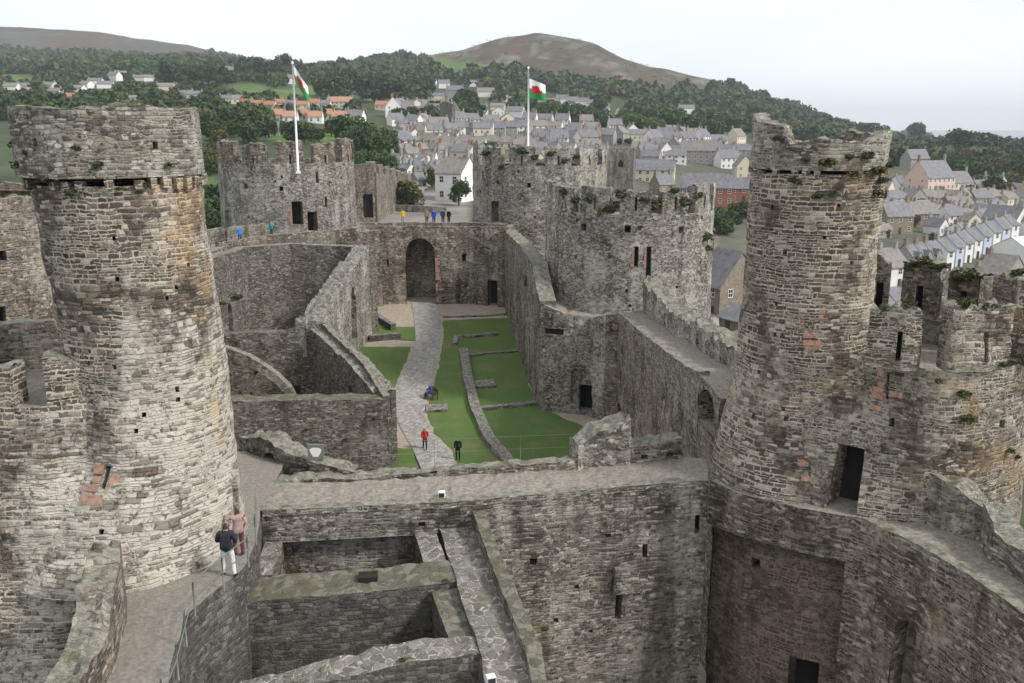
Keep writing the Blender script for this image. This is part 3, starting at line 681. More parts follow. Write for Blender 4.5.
mb = MB(); wall(mb, [(15.2, 27.0), (14.85, 25.6), (15.25, 23.2), (16.2, 19), (17, 14)], .9, 6, [12.2, 11.9, 11.7, 12.0, 12.3], (), .25, .3, .2, .12, 0, None, 4, .2, seed=9)
tag(mb.build('parapet', ['grey']), 'rough outer parapet along the walk right of the brown tower', 'parapet')
mb = MB(); wall(mb, [(14.0, 28.6), (14.35, 27.6), (15.2, 27.0)], 1.2, 10.5, [12.7, 12.6, 12.1], (), .22, .3, .3, .15, 0, None, 4, .25, seed=13)
tag(mb.build('ruined_wall_stub', ['grey']), 'lumpy grey stump of wall against the foot of the brown tower', 'ruined wall')
# ruined parapet in the lower left
mb = MB(); wall(mb, [(-11.75, 22.9), (-11.3, 21.8), (-10.7, 19.6), (-10.5, 17), (-10.3, 13)], .85, 6, [12.7, 12.9, 12.0, 11.6, 11.5], (), .22, .3, .3, .12, 0, None, 4, .25, seed=15)
tag(mb.build('parapet', ['court']), 'tall ragged parapet left of the footway in the lower left', 'parapet')

# ------------------------------------------------------------------ roofless ranges below us
e = empty('ruined_lodging', (-4, 25, 0), 'roofless rooms of the inner ward with low cobbled wall tops in the foreground', 'ruined building')
mb = MB(); wall(mb, [(-8.6, 25.2), (-5, 25.6), (-1.7, 26.3)], 1.55, 4.5, [9.7, 9.8, 9.8], (), .3, .35, .08, .07, 0, 1, 4, .09, seed=21)
mb.box((-4.65, 26.5, 9.86), (.62, .45, .2), .1, 2)
part(mb, 'cross_partition', ['dark', 'mosscap', 'interior'], e)
mb = MB(); wall(mb, [(-8.2, 20.7), (-5.6, 21.2), (-3, 21.8), (-.35, 22.4)], 1.0, 4.5, [9.0, 9.5, 9.8, 9.8], (), .25, .35, .1, .08, 0, 1, 4, .1, seed=22)
part(mb, 'cross_partition', ['dark', 'cobbletop'], e)
mb = MB()
side = [(.4 + .9, 13), (.85, 17), (.35, 22), (-.65, 26.5), (-1.45, 30.3)]
wall(mb, [(x - 1.2, y) for x, y in side][::-1], 1.2, 4.5, 9.85, (), .3, .4, .04, .05, 0, 1, 4, .05, seed=23)
part(mb, 'spine_wall', ['dark', 'cobbletop'], e)
mb = MB(); wall(mb, [(x + .43, y) for x, y in side], .43, 4.5, [10.15, 10.15, 10.2, 10.3, 10.55], (), .25, .35, .06, .07, 0, 1, 3, .07, seed=24)
part(mb, 'coping', ['grey', 'mosscap'], e)
mb = MB(); wall(mb, [(-2.0, 26.9), (-2.75, 29.9)], .75, 6, [9.75, 9.9], (), .3, .4, .06, .06, 0, 1, 3, .06, seed=25)
part(mb, 'stair_strip', ['dark', 'cobbletop'], e)
mb = MB(); wall(mb, [(-.75, 22.6), (-1.75, 26.3)], .85, 5, [9.6, 9.6], (), .3, .4, .08, .06, 0, 1, 3, .09, seed=26)
part(mb, 'wall_ledge', ['dark', 'mosscap'], e)
mb = MB(); wall(mb, [(-7.9, 27.0), (-8.0, 28.9)], .6, 4.5, [9.7, 9.9], (), .3, .4, .08, .06, 0, 1, 2, .06, seed=27)
part(mb, 'end_wall', ['court', 'cobbletop'], e)

# ------------------------------------------------------------------ inner ward towers
def ringwall(par, name, cx, cy, r, a0, a1, th, z0, z1, mats, ruin=.15, ops=(), seed=0, capr=.14, rough=.08, step=.3):
    mb = MB(); wall(mb, arc(cx, cy, r, a0, a1, step), th, z0, z1, ops, step, .3, ruin, rough, 0, None, 3, capr, seed=seed)
    return part(mb, name, mats, par)
def loop_dress(mb, P, u, z0, h, w=.12, m=2):
    r = []
    z = z0 - .25
    while z < z0 + h + .25:
        hh = random.uniform(.16, .24)
        for s in (-1, 1):
            if random.random() < .55:
                a = random.uniform(.15, .6); r.append((u - w - a, u - w - .01, z, z + hh - .02) if s < 0 else (u + w + .01, u + w + a, z, z + hh - .02))
        z += hh
    stones(mb, P, r, m)

# left: pale tower
e = empty('castle_tower', (-13.5, 27.4, 0), 'large pale round tower filling the left side, with a dark corbel band', 'castle tower')
LT = [(10.85, 3.75, -12.55, 27.05), (12.2, 3.25, -12.15, 27.15), (14.2, 2.62, -11.62, 27.3), (16.3, 2.36, -11.42, 27.35), (19, 2.35, -11.6, 27.4), (22.4, 2.37, -11.87, 27.5)]
mb = MB()
du = 2.6
ops = [opening(R(-4) * du, 14.1 - .35, .17, .62, .6, 1), opening(R(88) * du, 10.95, .5, 2.1, .7, 1)]
for i in range(26):   # putlog holes
    ops.append(opening(R(random.choice([-60, -45, -30, -18, 2, 14, 27, 40, 52, 65]) + random.uniform(-4, 4)) * du, random.uniform(11.8, 21.8), .13, .14, .3, 1))
ok = []
for o_ in ops:
    if all(o_['u1'] + .12 < k['u0'] or o_['u0'] - .12 > k['u1'] or o_['z1'] + .12 < k['z0'] or o_['z0'] - .12 > k['z1'] for k in ok): ok.append(o_)
P = shaft(mb, LT, du, .22, ok, 0, .07, du=.24)
stones(mb, P, [(R(-4) * du - .55, R(-4) * du - .12, 13.66, 13.84), (R(-4) * du - .36, R(-4) * du - .12, 13.9, 14.08), (R(-4) * du - .42, R(-4) * du - .12, 14.14, 14.4),
               (R(-4) * du + .12, R(-4) * du + .55, 13.6, 13.82), (R(-4) * du + .12, R(-4) * du + .4, 13.86, 14.12), (R(-4) * du - .5, R(-4) * du + .1, 13.3, 13.58), (R(-4) * du + .14, R(-4) * du + .62, 13.3, 13.56)], 2, .02)
stones(mb, P, [(R(6) * du + .3, R(6) * du + .95, 14.05, 14.28)], 3, .04)
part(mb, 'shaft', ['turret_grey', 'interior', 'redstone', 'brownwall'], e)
for a in range(-135, 135, 9):
    if random.random() < .14: continue
    mb = MB(); x, y = -11.87 + 2.4 * math.sin(R(a)), 27.5 - 2.4 * math.cos(R(a)); mb.box((x, y, 22.45 + random.uniform(-.04, .03)), (random.uniform(.15, .25), 0.3, random.uniform(0.22, 0.36)), R(a) + random.uniform(-.1, .1), 0, 1.1)
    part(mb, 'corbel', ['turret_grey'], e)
ringwall(e, 'parapet', -12.0, 27.5, 2.6, -180, 180, .45, 22.62, 24.55, ['rim'], .12, [opening(R(-30) * 2.72 + 180 * math.pi / 180 * 2.72, 23.5, .16, .2, .4, 0), opening(R(40) * 2.72 + math.pi * 2.72, 23.4, .16, .2, .4, 0)], 31, .06, .05)
mb = MB(); disc(mb, -11.9, 27.5, 2.35, 23.0); part(mb, 'roof', ['walk'], e)
mb = MB()
def lr(a, z): 
    w = max(0, 1 - abs(a - 45) / 50); w = w * w * (3 - 2 * w); return -w * 2.2 * max(0, z - 10.8) / 5.5
ub = 5.6
P = shaft(mb, [(2, 5.6, -16.3, 27.9), (10, 5.5, -16.3, 27.9), (16.6, 5.3, -16.3, 27.95)], ub, .4, (), 0, .09, 62, 210, lr, .4)
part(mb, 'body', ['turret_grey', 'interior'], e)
mb = MB(); gp = [(-24, 24.95), (-17.2, 24.8), (-13.7, 24.9), (-12.3, 25.3), (-11.3, 26.2)]
wall(mb, gp, 3.0, 3, [16.1, 16.1, 16.1, 16.4, 16.6], [opening(6.9, 9.4, .5, .6, .7, 1), opening(8.2, 12.6, .2, .22, .4, 1)], .25, .3, .06, .11, 0, 2, 3, .1, seed=37, batter=.2)
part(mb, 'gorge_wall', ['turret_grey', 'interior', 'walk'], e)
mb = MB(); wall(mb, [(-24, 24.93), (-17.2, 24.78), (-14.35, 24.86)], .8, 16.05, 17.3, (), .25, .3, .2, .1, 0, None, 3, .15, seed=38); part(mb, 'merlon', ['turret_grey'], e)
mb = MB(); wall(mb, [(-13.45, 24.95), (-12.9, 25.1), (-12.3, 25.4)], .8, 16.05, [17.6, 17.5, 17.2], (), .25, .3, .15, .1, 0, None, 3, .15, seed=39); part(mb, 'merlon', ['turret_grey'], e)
mb = MB(); mb.add([(-23, 25.8, 15.2), (-11.5, 25.8, 15.2), (-11.5, 32.5, 15.2), (-23, 32.5, 15.2)]); part(mb, 'body_roof', ['walk'], e)
ringwall(e, 'parapet', -16.3, 27.95, 5.25, 84, 150, .6, 16.5, [16.3] * len(arc(-16.3, 27.95, 5.25, 72, 150, .3)), ['pale'], .15, (), 35, .12)
ringwall(e, 'parapet', -16.3, 27.95, 4.7, 240, 155, .6, 15.0, 17.0, ['court'], .1, (), 36, .12)

# right: brown tower
e = empty('castle_tower', (13, 33.4, 0), 'tall brown turret tower on the right joined to a wider ruined drum with merlons', 'castle tower')
RT = [(10.85, 3.22, 10.98, 33.0), (13, 2.75, 11.1, 33.55), (15.5, 2.45, 11.25, 33.85), (18, 2.38, 11.31, 34.0), (22.4, 2.38, 11.33, 34.0)]
mb = MB(); du = 2.6
ops = [opening(R(15) * du, 10.9, 2.0, 2.4, 1.7, 1)]
for i in range(22): ops.append(opening(R(random.choice([-70, -55, -40, -25, -8, 5, 18, 44, 55]) + random.uniform(-4, 4)) * du, random.uniform(11.8, 21.8), .13, .14, .3, 1))
ok = []
for o_ in ops:
    if all(o_['u1'] + .12 < k['u0'] or o_['u0'] - .12 > k['u1'] or o_['z1'] + .12 < k['z0'] or o_['z0'] - .12 > k['z1'] for k in ok): ok.append(o_)
P = shaft(mb, RT, du, .22, ok, 0, .07, du=.24)
def red_column(mb, P, a, du, z0, z1, m, n):
    for i in range(n):
        z = z0 + (z1 - z0) * i / n + random.uniform(-.08, .08); u = R(a) * du + random.uniform(-.12, .12)
        for k in range(random.choice([1, 2, 2])): stones(mb, P, [(u - random.uniform(.18, .34), u + random.uniform(.18, .34), z + k * .2, z + k * .2 + .18)], m, .015)
red_column(mb, P, -10, du, 11.6, 17.8, 2, 11)
stones(mb, P, [(R(-14) * du - .2, R(-14) * du + .2, 12.9, 13.1)], 2, .02)
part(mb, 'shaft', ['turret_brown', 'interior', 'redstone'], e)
for a in range(-135, 135, 9):
    if random.random() < .14: continue
    mb = MB(); x, y = 11.33 + 2.36 * math.sin(R(a)), 34 - 2.36 * math.cos(R(a)); mb.box((x, y, 22.44 + random.uniform(-.04, .03)), (random.uniform(.15, .25), 0.2, random.uniform(0.12, 0.2)), R(a) + random.uniform(-.1, .1), 0, 1.1)
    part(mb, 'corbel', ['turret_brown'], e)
A = arc(11.33, 34, 2.44, -180, 180, .3)
tp = [23.55 + .35 * nz(p[0] * .6, p[1] * .6, 2) + (.75 if p[0] < 9.6 else 0) + (.2 if p[0] > 13 else 0) for p in A]; tp[-1] = tp[0]
ringwall(e, 'parapet', 11.33, 34, 2.44, -180, 180, .45, 22.52, tp, ['rim'], .28, (), 41, .14, .08)
mb = MB(); disc(mb, 11.33, 34, 2.3, 22.8); part(mb, 'roof', ['walk'], e)
mb = MB(); ub = 5.2
def rr(a, z):
    if z < 10.7: return -2.6 * min(1, max(0, (25 - a) / 30)) * min(1, (10.7 - z) / .3)
    w = max(0, 1 - abs(a + 38) / 42); w = w * w * (3 - 2 * w); return -w * 1.7 * max(0, z - 10.8) / 5
ops = [opening(R(-34) * ub, 10.9, 1.1, 2.2, 1.3, 1), opening(R(-18) * ub, 14.1, .2, .25, .4, 1), opening(R(28) * ub, 14.05, .26, .3, .5, 1), opening(R(62) * ub, 8.9, .7, 3.4, .8, 1), opening(R(45) * ub, 13.4, .2, .2, .4, 1), opening(R(-21) * ub, 14.9, .13, .9, .5, 1)]
P = shaft(mb, [(0, 5.2, 14.3, 33.4), (10.9, 5.1, 14.3, 33.4), (16.2, 4.9, 14.3, 33.4)], ub, .3, ops, 0, .09, -180, 180, rr, .3)
loop_dress(mb, P, R(-21) * ub, 14.7, 1.1)
part(mb, 'body', ['drum', 'interior', 'redstone'], e)
mb = MB(); mb.add([P(R(t) * ub, 15.9) - Vector((0, 0, .7)) for t in range(-180, 180, 6)]); part(mb, 'body_roof', ['walk'], e)
for a0, a1, zt, mt_ in ((-30, -11, 18.2, 'drum'), (-1, 25, 18.3, 'drum'), (37, 62, 18.1, 'drum'), (76, 100, 18.6, 'court')):
    mid = (R(a1 - a0) * 5.0) / 2
    mb = MB(); pts = arc(14.3, 33.4, 5.0, a0, a1, .3)
    wall(mb, pts, .75, 16.2, zt, [opening(mid + .15, 16.5, .15, 1.0, .5, 1)], .25, .3, .34, .16, 0, None, 4, .32, seed=a0, ruinf=1.3)
    part(mb, 'merlon', [mt_, 'interior'], e)
for a0, a1, zt in ((110, 128, 18.3), (133, 152, 18.5), (158, 168, 18.6), (184, 200, 18.3)):
    mb = MB(); pts = arc(14.3, 33.4, 4.35, a1, a0, .3)
    wall(mb, pts, .7, 14.4, zt, [opening((R(a1 - a0) * 4.35) / 2, 16.4, .28, 1.2, .5, 1)], .25, .3, .42, .16, 0, None, 4, .36, seed=a0, ruinf=1.3)
    part(mb, 'merlon', ['court', 'interior'], e)
ringwall(e, 'parapet', 14.3, 33.4, 4.3, 210, 115, .7, 14.4, 16.2, ['hall'], .2, (), 44, .15)

# ------------------------------------------------------------------ kitchen tower, gate towers, prison tower
def drum(label, cx, cy, r, z0, z1, zm, mat, mermat, nmer, ops_deg, seed, gap=.3, a_off=0, mer_a=(-120, 120), roof=True, ruin=.25, slit=True):
    e = empty('castle_tower', (cx, cy, z0), label, 'castle tower')
    mb = MB()
    ops = [opening(R(a) * r, z, w, h, d, 1, 0, ar) for a, z, w, h, d, ar in ops_deg]
    P = shaft(mb, [(z0, r * 1.03, cx, cy), (z1, r, cx, cy)], r, .5, ops, 0, .12, du=.5)
    for a, z, w, h, d, ar in ops_deg:
        if h >= 1.0: stones(mb, P, [(R(a) * r - w / 2 - random.uniform(.12, .3), R(a) * r - w / 2 - .01, z + k * .3, z + k * .3 + .27) for k in range(int(h / .3)) if random.random() < .6], 2)
    part(mb, 'body', [mat, 'interior', 'redstone'], e)
    mb = MB(); disc(mb, cx, cy, r * .97, z1 - 1.0); part(mb, 'roof', ['walk'], e)
    random.seed(seed); span = (mer_a[1] - mer_a[0]) / nmer
    for i in range(nmer):
        a0 = mer_a[0] + span * i + a_off; a1 = a0 + span * (1 - gap); L_ = R(a1 - a0) * r
        mb = MB(); pts = arc(cx, cy, r, a0, a1, .5)
        wall(mb, pts, .8, z1, zm + random.uniform(-.35, .3), [opening(L_ / 2, z1 + .35, .18, 1.0, .5, 1)] if slit and zm - z1 > 1.7 else (), .4, .4, ruin, .12, 0, None, 3, .22, seed=seed + i)
        if slit: stones(mb, lambda u, z: Vector((cx + r * math.sin(R(a0) + u / r), cy - r * math.cos(R(a0) + u / r), z)), [(L_ / 2 + .1, L_ / 2 + .32, z1 + .35 + k * .32, z1 + .62 + k * .32) for k in range(3) if random.random() < .6], 2, .1)
        part(mb, 'merlon', [mermat, 'interior', 'redstone'], e)
    a0, a1 = mer_a[1] - 4, mer_a[0] + 364
    if a1 > a0: ringwall(e, 'parapet', cx, cy, r, a0, a1, .8, z1, z1 + .5, [mermat], .2, (), seed, .2, .1, .5)
    return e
def holes(r_, n, z0, z1, a0=-75, a1=75):
    out = []
    for _ in range(300):
        c = (random.uniform(a0, a1), random.uniform(z0, z1), .22, .24, .35, None)
        if all(abs(c[0] - q[0]) > 5 or abs(c[1] - q[1]) > .6 for q in out): out.append(c)
        if len(out) >= n: break
    return out
def clear(fixed, extra, r):
    return fixed + [h for h in extra if all(abs(R(h[0] - f[0])) * r > f[2] / 2 + .4 or h[1] > f[1] + f[3] + .3 or h[1] + h[3] < f[1] - .3 for f in fixed)]
fx = [(-2, 13.2, .34, 1.6, .6, None), (-38, 15.9, .5, .55, .5, None), (6, 12.2, .4, 2.6, .3, None), (28, 15.8, .45, .5, .5, None), (-8, 15.9, .5, .55, .5, None)]
drum('broad pale grey tower with ivy-topped merlons standing right of the lawn', 10.1, 78, 7.1, 3, 17.3, 19.2, 'pale', 'pale', 9, clear(fx, holes(7, 14, 9, 17), 7.1), 51, .24)
fx = [(20, 13.2, 1.2, 2.6, 1.2, None), (32, 11.9, 1.15, 2.7, 1.2, None), (-22, 17.3, .5, .5, .5, None), (8, 17.0, .45, .5, .5, None), (38, 17.8, .35, 1.2, .5, None), (45, 15, .35, 1.2, .5, None), (-50, 12, 1.0, 2.6, 1, None)]
drum('crenellated grey tower left of the gate wall with a flagpole rising before it', -27.0, 110, 7.9, 0, 19.6, 22.3, 'pale', 'court', 8, clear(fx, holes(8, 16, 9, 20), 7.9), 61, .3, 6, ruin=.4)
fx = [(-41, 13.3, 1.1, 2.4, 1.2, None), (-38, 17.6, .45, .5, .5, None), (-10, 17.4, .45, .5, .5, None), (-56, 18, .4, 1.0, .5, None), (10, 15, .5, 1.4, .5, None)]
drum('ragged grey tower right of the gate wall with a flag flying above it', 3.3, 110.5, 8.0, 0, 19.5, 21.9, 'pale', 'pale', 8, clear(fx, holes(8, 16, 9, 20), 8), 71, .26, 3, ruin=.45)
fx = [(38, 14.6, 1.1, 1.3, 1, None), (34, 10.6, 1.0, 1.8, 1, None), (44, 9.5, .9, 1.4, 1, None), (48, 16.5, .5, .6, .5, None), (37, 18.3, 1.0, .6, .6, None), (45, 12.7, .5, 1.2, .6, None)]
drum('grey drum tower showing at the left edge behind the pale tower', -35.5, 57, 8.3, 0, 19.6, 19.9, 'court', 'court', 6, fx, 81, .3, slit=False)
# ------------------------------------------------------------------ walls round the outer ward
e = empty('north_court_wall', (6, 66, 0), 'long wall on the right of the lawn with dark doorways, carrying a footway towards the brown tower', 'castle wall')
mb = MB()
NW_ = [(-.8, 99.5), (.6, 86), (1.7, 76), (2.0, 73.2), (2.3, 71.6)]
wall(mb, NW_, 1.3, -1, [12.9, 13.1, 12.8, 11.3, 10.3], [opening(6.5, 4.6, .9, 2.6, .5, 1, 0, 'pointed'), opening(19.5, 9.9, 1.5, 1.1, .8, 1)], .5, .5, .16, .12, 0, None, 3, .16, seed=91)
part(mb, 'masonry', ['court', 'pathgrey', 'interior'], e)
mb = MB()
wall(mb, [(2.3, 71.6), (4.2, 70.9), (6.2, 70.6), (7.9, 68.2)], 2.5, -1, [10.2, 9.4, 9.2, 9.8], [opening(3.95, 1.3, 1.25, 2.3, 1.3, 2), opening(3.05, 1.9, .8, 3.0, .5, 0, 0, 'round'), opening(1.2, 7.6, 1.6, .5, .25, 2)], .35, .4, .12, .12, 0, 1, 3, .12, seed=92)
part(mb, 'bay', ['pale', 'walk', 'interior'], e)
mb = MB()
NE_ = [(8.0, 66.6), (8.4, 56), (8.65, 45), (8.6, 39.6), (8.75, 36.2)]
ln = polyline(NE_)[1]
wall(mb, NE_, 2.1, -1, [10.4, 11.1, 12.2, 13.0, 12.9], [opening(1.9, 1.2, 1.5, 2.6, 1.2, 2, 0, 'round'), opening(ln[-1] - 2.0, 10.9, 3.0, 1.75, 2.3, 2, 0, 'round'), opening(2.2, 5.2, .5, 1.4, .5, 2), opening(2.6, 7.6, .4, .9, .4, 2)], .35, .4, .14, .1, 0, 1, 4, .08, seed=93)
part(mb, 'masonry', ['court', 'walk', 'interior'], e)
mb = MB(); wall(mb, [(7.98, 66.4), (8.38, 56), (8.62, 45), (8.57, 39.6)], .45, 10, [10.45, 11.15, 12.25, 13.05], (), .3, .3, .1, .08, 0, None, 3, .1, seed=97); part(mb, 'edge_stones', ['rim'], e)
mb = MB()
wall(mb, [(7.1, 66.6), (8.0, 66.3)], 1.0, -1, [10.2, 10.3], (), .3, .4, .1, .1, 0, 0, 2, .08, seed=94)
for k in range(24):
    if random.random() < .3: mb.box((7.85 + random.uniform(-.08, .1), 66.26, .6 + k * .38), (random.uniform(.25, .5), .3, .34), 0, 1)
part(mb, 'buttress', ['court', 'redstone'], e)
mb = MB(); wall(mb, [(9.9, 67), (10.35, 56), (10.6, 47), (10.6, 40), (10.7, 37.2)], 1.3, 5, [12.6, 12.4, 13.3, 13.9, 13.6], [opening(8, 11, .6, .9, .9, None), opening(17, 11.8, .7, .9, .9, None)], .3, .4, .55, .18, 0, None, 4, .3, seed=95)
tag(mb.build('parapet', ['pale']), 'jagged pale parapet remains along the outer edge of the right hand footway', 'parapet')

e = empty('gate_wall', (-8.7, 101.5, 4), 'far court wall with a tall arched gateway at the end of the path', 'castle wall')
mb = MB()
wall(mb, [(-17.0, 100.6), (-12, 101.2), (-5, 101.2), (-.4, 99.6)], 2.6, 2, [13.2, 13.2, 13.1, 13.3], [opening(6.65, 4.2, 3.3, 7.6, 2.7, None, 0, 'round'), opening(15.0, 4.1, 1.2, 3.1, 1.2, 1), opening(11.6, 9.2, .45, .9, .5, 1), opening(3.0, 8.6, .2, .9, .4, 1), opening(12.6, 7.6, .2, .3, .4, 1)], .5, .5, .08, .12, 0, 2, 4, .06, seed=101)
stones(mb, lambda u, z: at_y(0, 0, 100) * 0 + Vector((-17 + u, 100.98, z)), [(8.35, 8.5 + random.uniform(.05, .35), 4.6 + k * .42, 4.98 + k * .42) for k in range(13) if random.random() < .7], 3, .15)
part(mb, 'masonry', ['court', 'interior', 'walk', 'redstone'], e)
mb = MB(); wall(mb, [(-17, 101.0), (-12, 101.5), (-5, 101.5), (-.6, 100)], .5, 13.0, 13.55, (), .5, .5, .1, .08, 0, None, 2, .1, seed=102)
part(mb, 'parapet', ['court'], e)
mb = MB()
for y0 in (103.9,):
    wall(mb, [(-13.4, y0), (-12.3, y0)], 4, 3, 12.6, (), .5, .6, .1, .1, 0, 0, 2); mb.box((-10.4, y0 + 2.5, 12.3), (5.2, 5.6, .5)); wall(mb, [(-8.5, y0), (-7.2, y0)], 4, 3, 12.6, (), .5, .6, .1, .1, 0, 0, 2)  # the box is an unseen roof slab, added to darken the passage
    wall(mb, [(-12.3, y0 + 3), (-8.5, y0 + 3)], 1, 9.2, 12.6, (), .5, .6, .1, .1, 0, 0, 2)
part(mb, 'gate_passage', ['dark'], e)

# great hall, bent along the left of the court
e = empty('great_hall', (-16, 76, 0), 'roofless bent hall left of the court with a pointed window and sloping broken wall tops', 'ruined building')
mb = MB(); wall(mb, [(-24, 59.2), (-19, 59.8), (-8.7, 60.2)], 1.5, -1, [5.3, 5.5, 5.5], (), .4, .4, .14, .1, 0, 1, 4, .16, seed=111)
part(mb, 'gable_wall', ['hall', 'mosscap'], e)
mb = MB(); wall(mb, [(-17.0, 74), (-12.5, 66.7), (-9.9, 61.5)], .01 + 1.7, -1, [7.5, 6.4, 5.6], [opening(8.6, 2.0, .9, 2.6, 1.7, 2)], .35, .4, .2, .12, 0, 1, 5, .2, seed=112)
part(mb, 'side_wall', ['hall', 'cobbletop', 'interior'], e)
mb = MB(); wall(mb, [(-8.55, 60.5), (-11.0, 66.3), (-15.6, 74.3)], .5, -1, [5.7, 6.7, 7.9], (), .35, .4, .18, .1, 0, 1, 3, .16, seed=117)
part(mb, 'side_wall', ['hall', 'grey'], e)
mb = MB(); C_ = [(-16.0, 74.2), (-15.5, 81), (-15.0, 86), (-14.4, 90.2)]
wall(mb, C_, 1.5, -1, [8.0, 9.7, 11.0, 12.5], [opening(10.3, 4.0, 1.7, 5.2, .6, 1, 0, 'pointed')], .4, .45, .25, .1, 0, 2, 4, .25, seed=113)
part(mb, 'side_wall', ['pale', 'interior', 'cobbletop'], e)
mb = MB(); wall(mb, [(-17.4, 74.1), (-16.6, 81), (-15.9, 87)], .9, 5, [7.9, 9.6, 11.2], [opening(2.6, 6.4, .8, 1.6, .6, 0)], .35, .4, .5, .2, 0, 2, 3, .3, seed=114)
part(mb, 'wall_core', ['pale', 'interior', 'cobbletop'], e)
mb = MB(); wall(mb, [(-27.5, 73.6), (-22, 73.9), (-17.0, 74.2)], 1.1, -1, [7.0, 7.1, 7.2], [opening(8.6, -1, 1.5, 3.5, 1, 1)], .4, .4, .12, .1, 0, 1, 3, .12, seed=115)
part(mb, 'cross_wall', ['hall', 'mosscap', 'interior'], e)
mb = MB(); pts = [(-24.5, 52), (-26.5, 66), (-27.6, 80), (-26.6, 89.5), (-23, 93), (-18, 93), (-14.6, 90.6)]
wall(mb, pts[::1], 1.2, -1, [11.8, 12.0, 12.3, 12.3, 12.2, 12.0, 12.2], [opening(24.5, 3.5, 1.3, 4.6, .9, 1, 0, 'pointed'), opening(33.0, 4.0, .9, 3.6, .8, 1, 0, 'pointed')], .6, .5, .1, .1, 0, 1, 3, .1, seed=116)
part(mb, 'curtain_face', ['hall', 'cobbletop', 'interior'], e)
# surviving stone arch that once carried the roof
mb = MB(); ring = []
A0 = [at_y(x, y, 65.5) for x, y in ((222, 347), (233, 350), (248, 356), (262, 364), (277, 375), (290, 388), (296, 400))]
for dy in (0, .75):
    ring.append([Vector((p.x, p.y + dy, p.z)) for p in A0]); ring.append([Vector((p.x - .25, p.y + dy, p.z - .62)) for p in A0])
for i in range(len(A0) - 1):
    mb.add([ring[1][i], ring[1][i + 1], ring[0][i + 1], ring[0][i]]); mb.add([ring[0][i], ring[0][i + 1], ring[2][i + 1], ring[2][i]])
    mb.add([ring[3][i + 1], ring[3][i], ring[2][i], ring[2][i + 1]]); mb.add([ring[1][i + 1], ring[1][i], ring[3][i], ring[3][i + 1]])
p = A0[-1]; mb.box((p.x + .1, p.y + .35, p.z / 2 - 1), (.9, .8, p.z + .5))
part(mb, 'roof_arch', ['court'], e)
# stair beam and handrail inside the hall
mb = MB(); a, b = at_y(240, 392, 63), at_y(264, 362, 68); mb.tube([a, b], .14); mb.tube([a + Vector((.8, 0, -.1)), b + Vector((1.0, 0, -.2))], .14)
part(mb, 'stair_rail', ['wood'], e)

# south wall walk between the pale tower and the left flag tower
e = empty('south_curtain_wall', (-27, 85, 0), 'curved wall walk with low parapets running behind the hall to the left flag tower', 'castle wall')
mb = MB(); out = [(-26.0, 52), (-28, 66), (-29.0, 80), (-28.2, 90), (-24.0, 96.5), (-19, 98.6), (-14.6, 100.4)]
wall(mb, out, 2.2, 0, [12.0, 12.2, 12.5, 12.5, 12.4, 12.6, 12.8], (), .6, .8, .03, .08, 0, 1, 4, .03, seed=121)
part(mb, 'masonry', ['court', 'walk'], e)
mb = MB(); wall(mb, [(-28.9, 88.5), (-25.6, 94), (-20.5, 97.2), (-16.4, 98.6)], .5, 11, [12.9, 13.0, 13.1, 13.3], (), .5, .5, .1, .08, 0, None, 2, .1, seed=122)
part(mb, 'parapet', ['court'], e)
mb = MB(); wall(mb, [(-28.6, 52), (-31, 66), (-32, 80), (-31, 92), (-27, 100)], .6, 0, [13.2, 13.6, 13.9, 13.8, 13.6], (), .6, .6, .2, .1, 0, None, 2, .15, seed=123)
part(mb, 'parapet', ['grey'], e)

# barbican beyond the gate
e = empty('barbican_wall', (-27, 180, 5), 'crenellated grey outwork wall behind the gate wall beside the round tree', 'castle wall')
mb = MB(); wall(mb, [(-33.5, 174), (-26.6, 176)], 1.5, 0, [17.3, 17.0], [opening(5.9, 6.8, 1.9, 4.6, 1, 1)], .6, .6, .3, .1, 0, None, 2, .15, seed=131); part(mb, 'masonry', ['court', 'interior'], e)
mb = MB(); wall(mb, [(-24.2, 236), (-25.6, 205), (-26.4, 177.5)][::-1], 1.5, 0, [15.4, 13.2, 10.2], (), .6, .6, .15, .1, 0, 1, 2, .1, seed=132); part(mb, 'masonry', ['court', 'walk'], e)
for k in range(7):
    t = k / 7; x, y = -27.7 + 2.0 * t, 180 + 56 * t; mb = MB(); wall(mb, [(x, y), (x + .2, y + 5.4)], 1.0, 9.0, 17.2 - t * 5.6, (), .7, .7, .3, .1, 0, None, 2, .2, seed=140 + k)
    part(mb, 'merlon', ['court'], e)
mb = MB(); a_, b_ = hit(394, 211), hit(446, 213); wall(mb, [(a_.x, a_.y), (b_.x, b_.y)], 1.0, min(a_.z, b_.z) - 2, [a_.z + 1.4, b_.z + 1.3], (), .6, .6, .1, .06, 0, None, 2, .1, seed=139)
tag(mb.build('garden_wall', ['grey']), 'low grey wall below the round olive tree on the terrace', 'wall')
mb = MB(); mb.add([(-17, 105, 4.75), (-2, 105, 4.75), (-2, 149, 5.6), (-19, 149, 5.6)]); mb.build('terrace_path', 'pathgrey')['kind'] = 'structure'

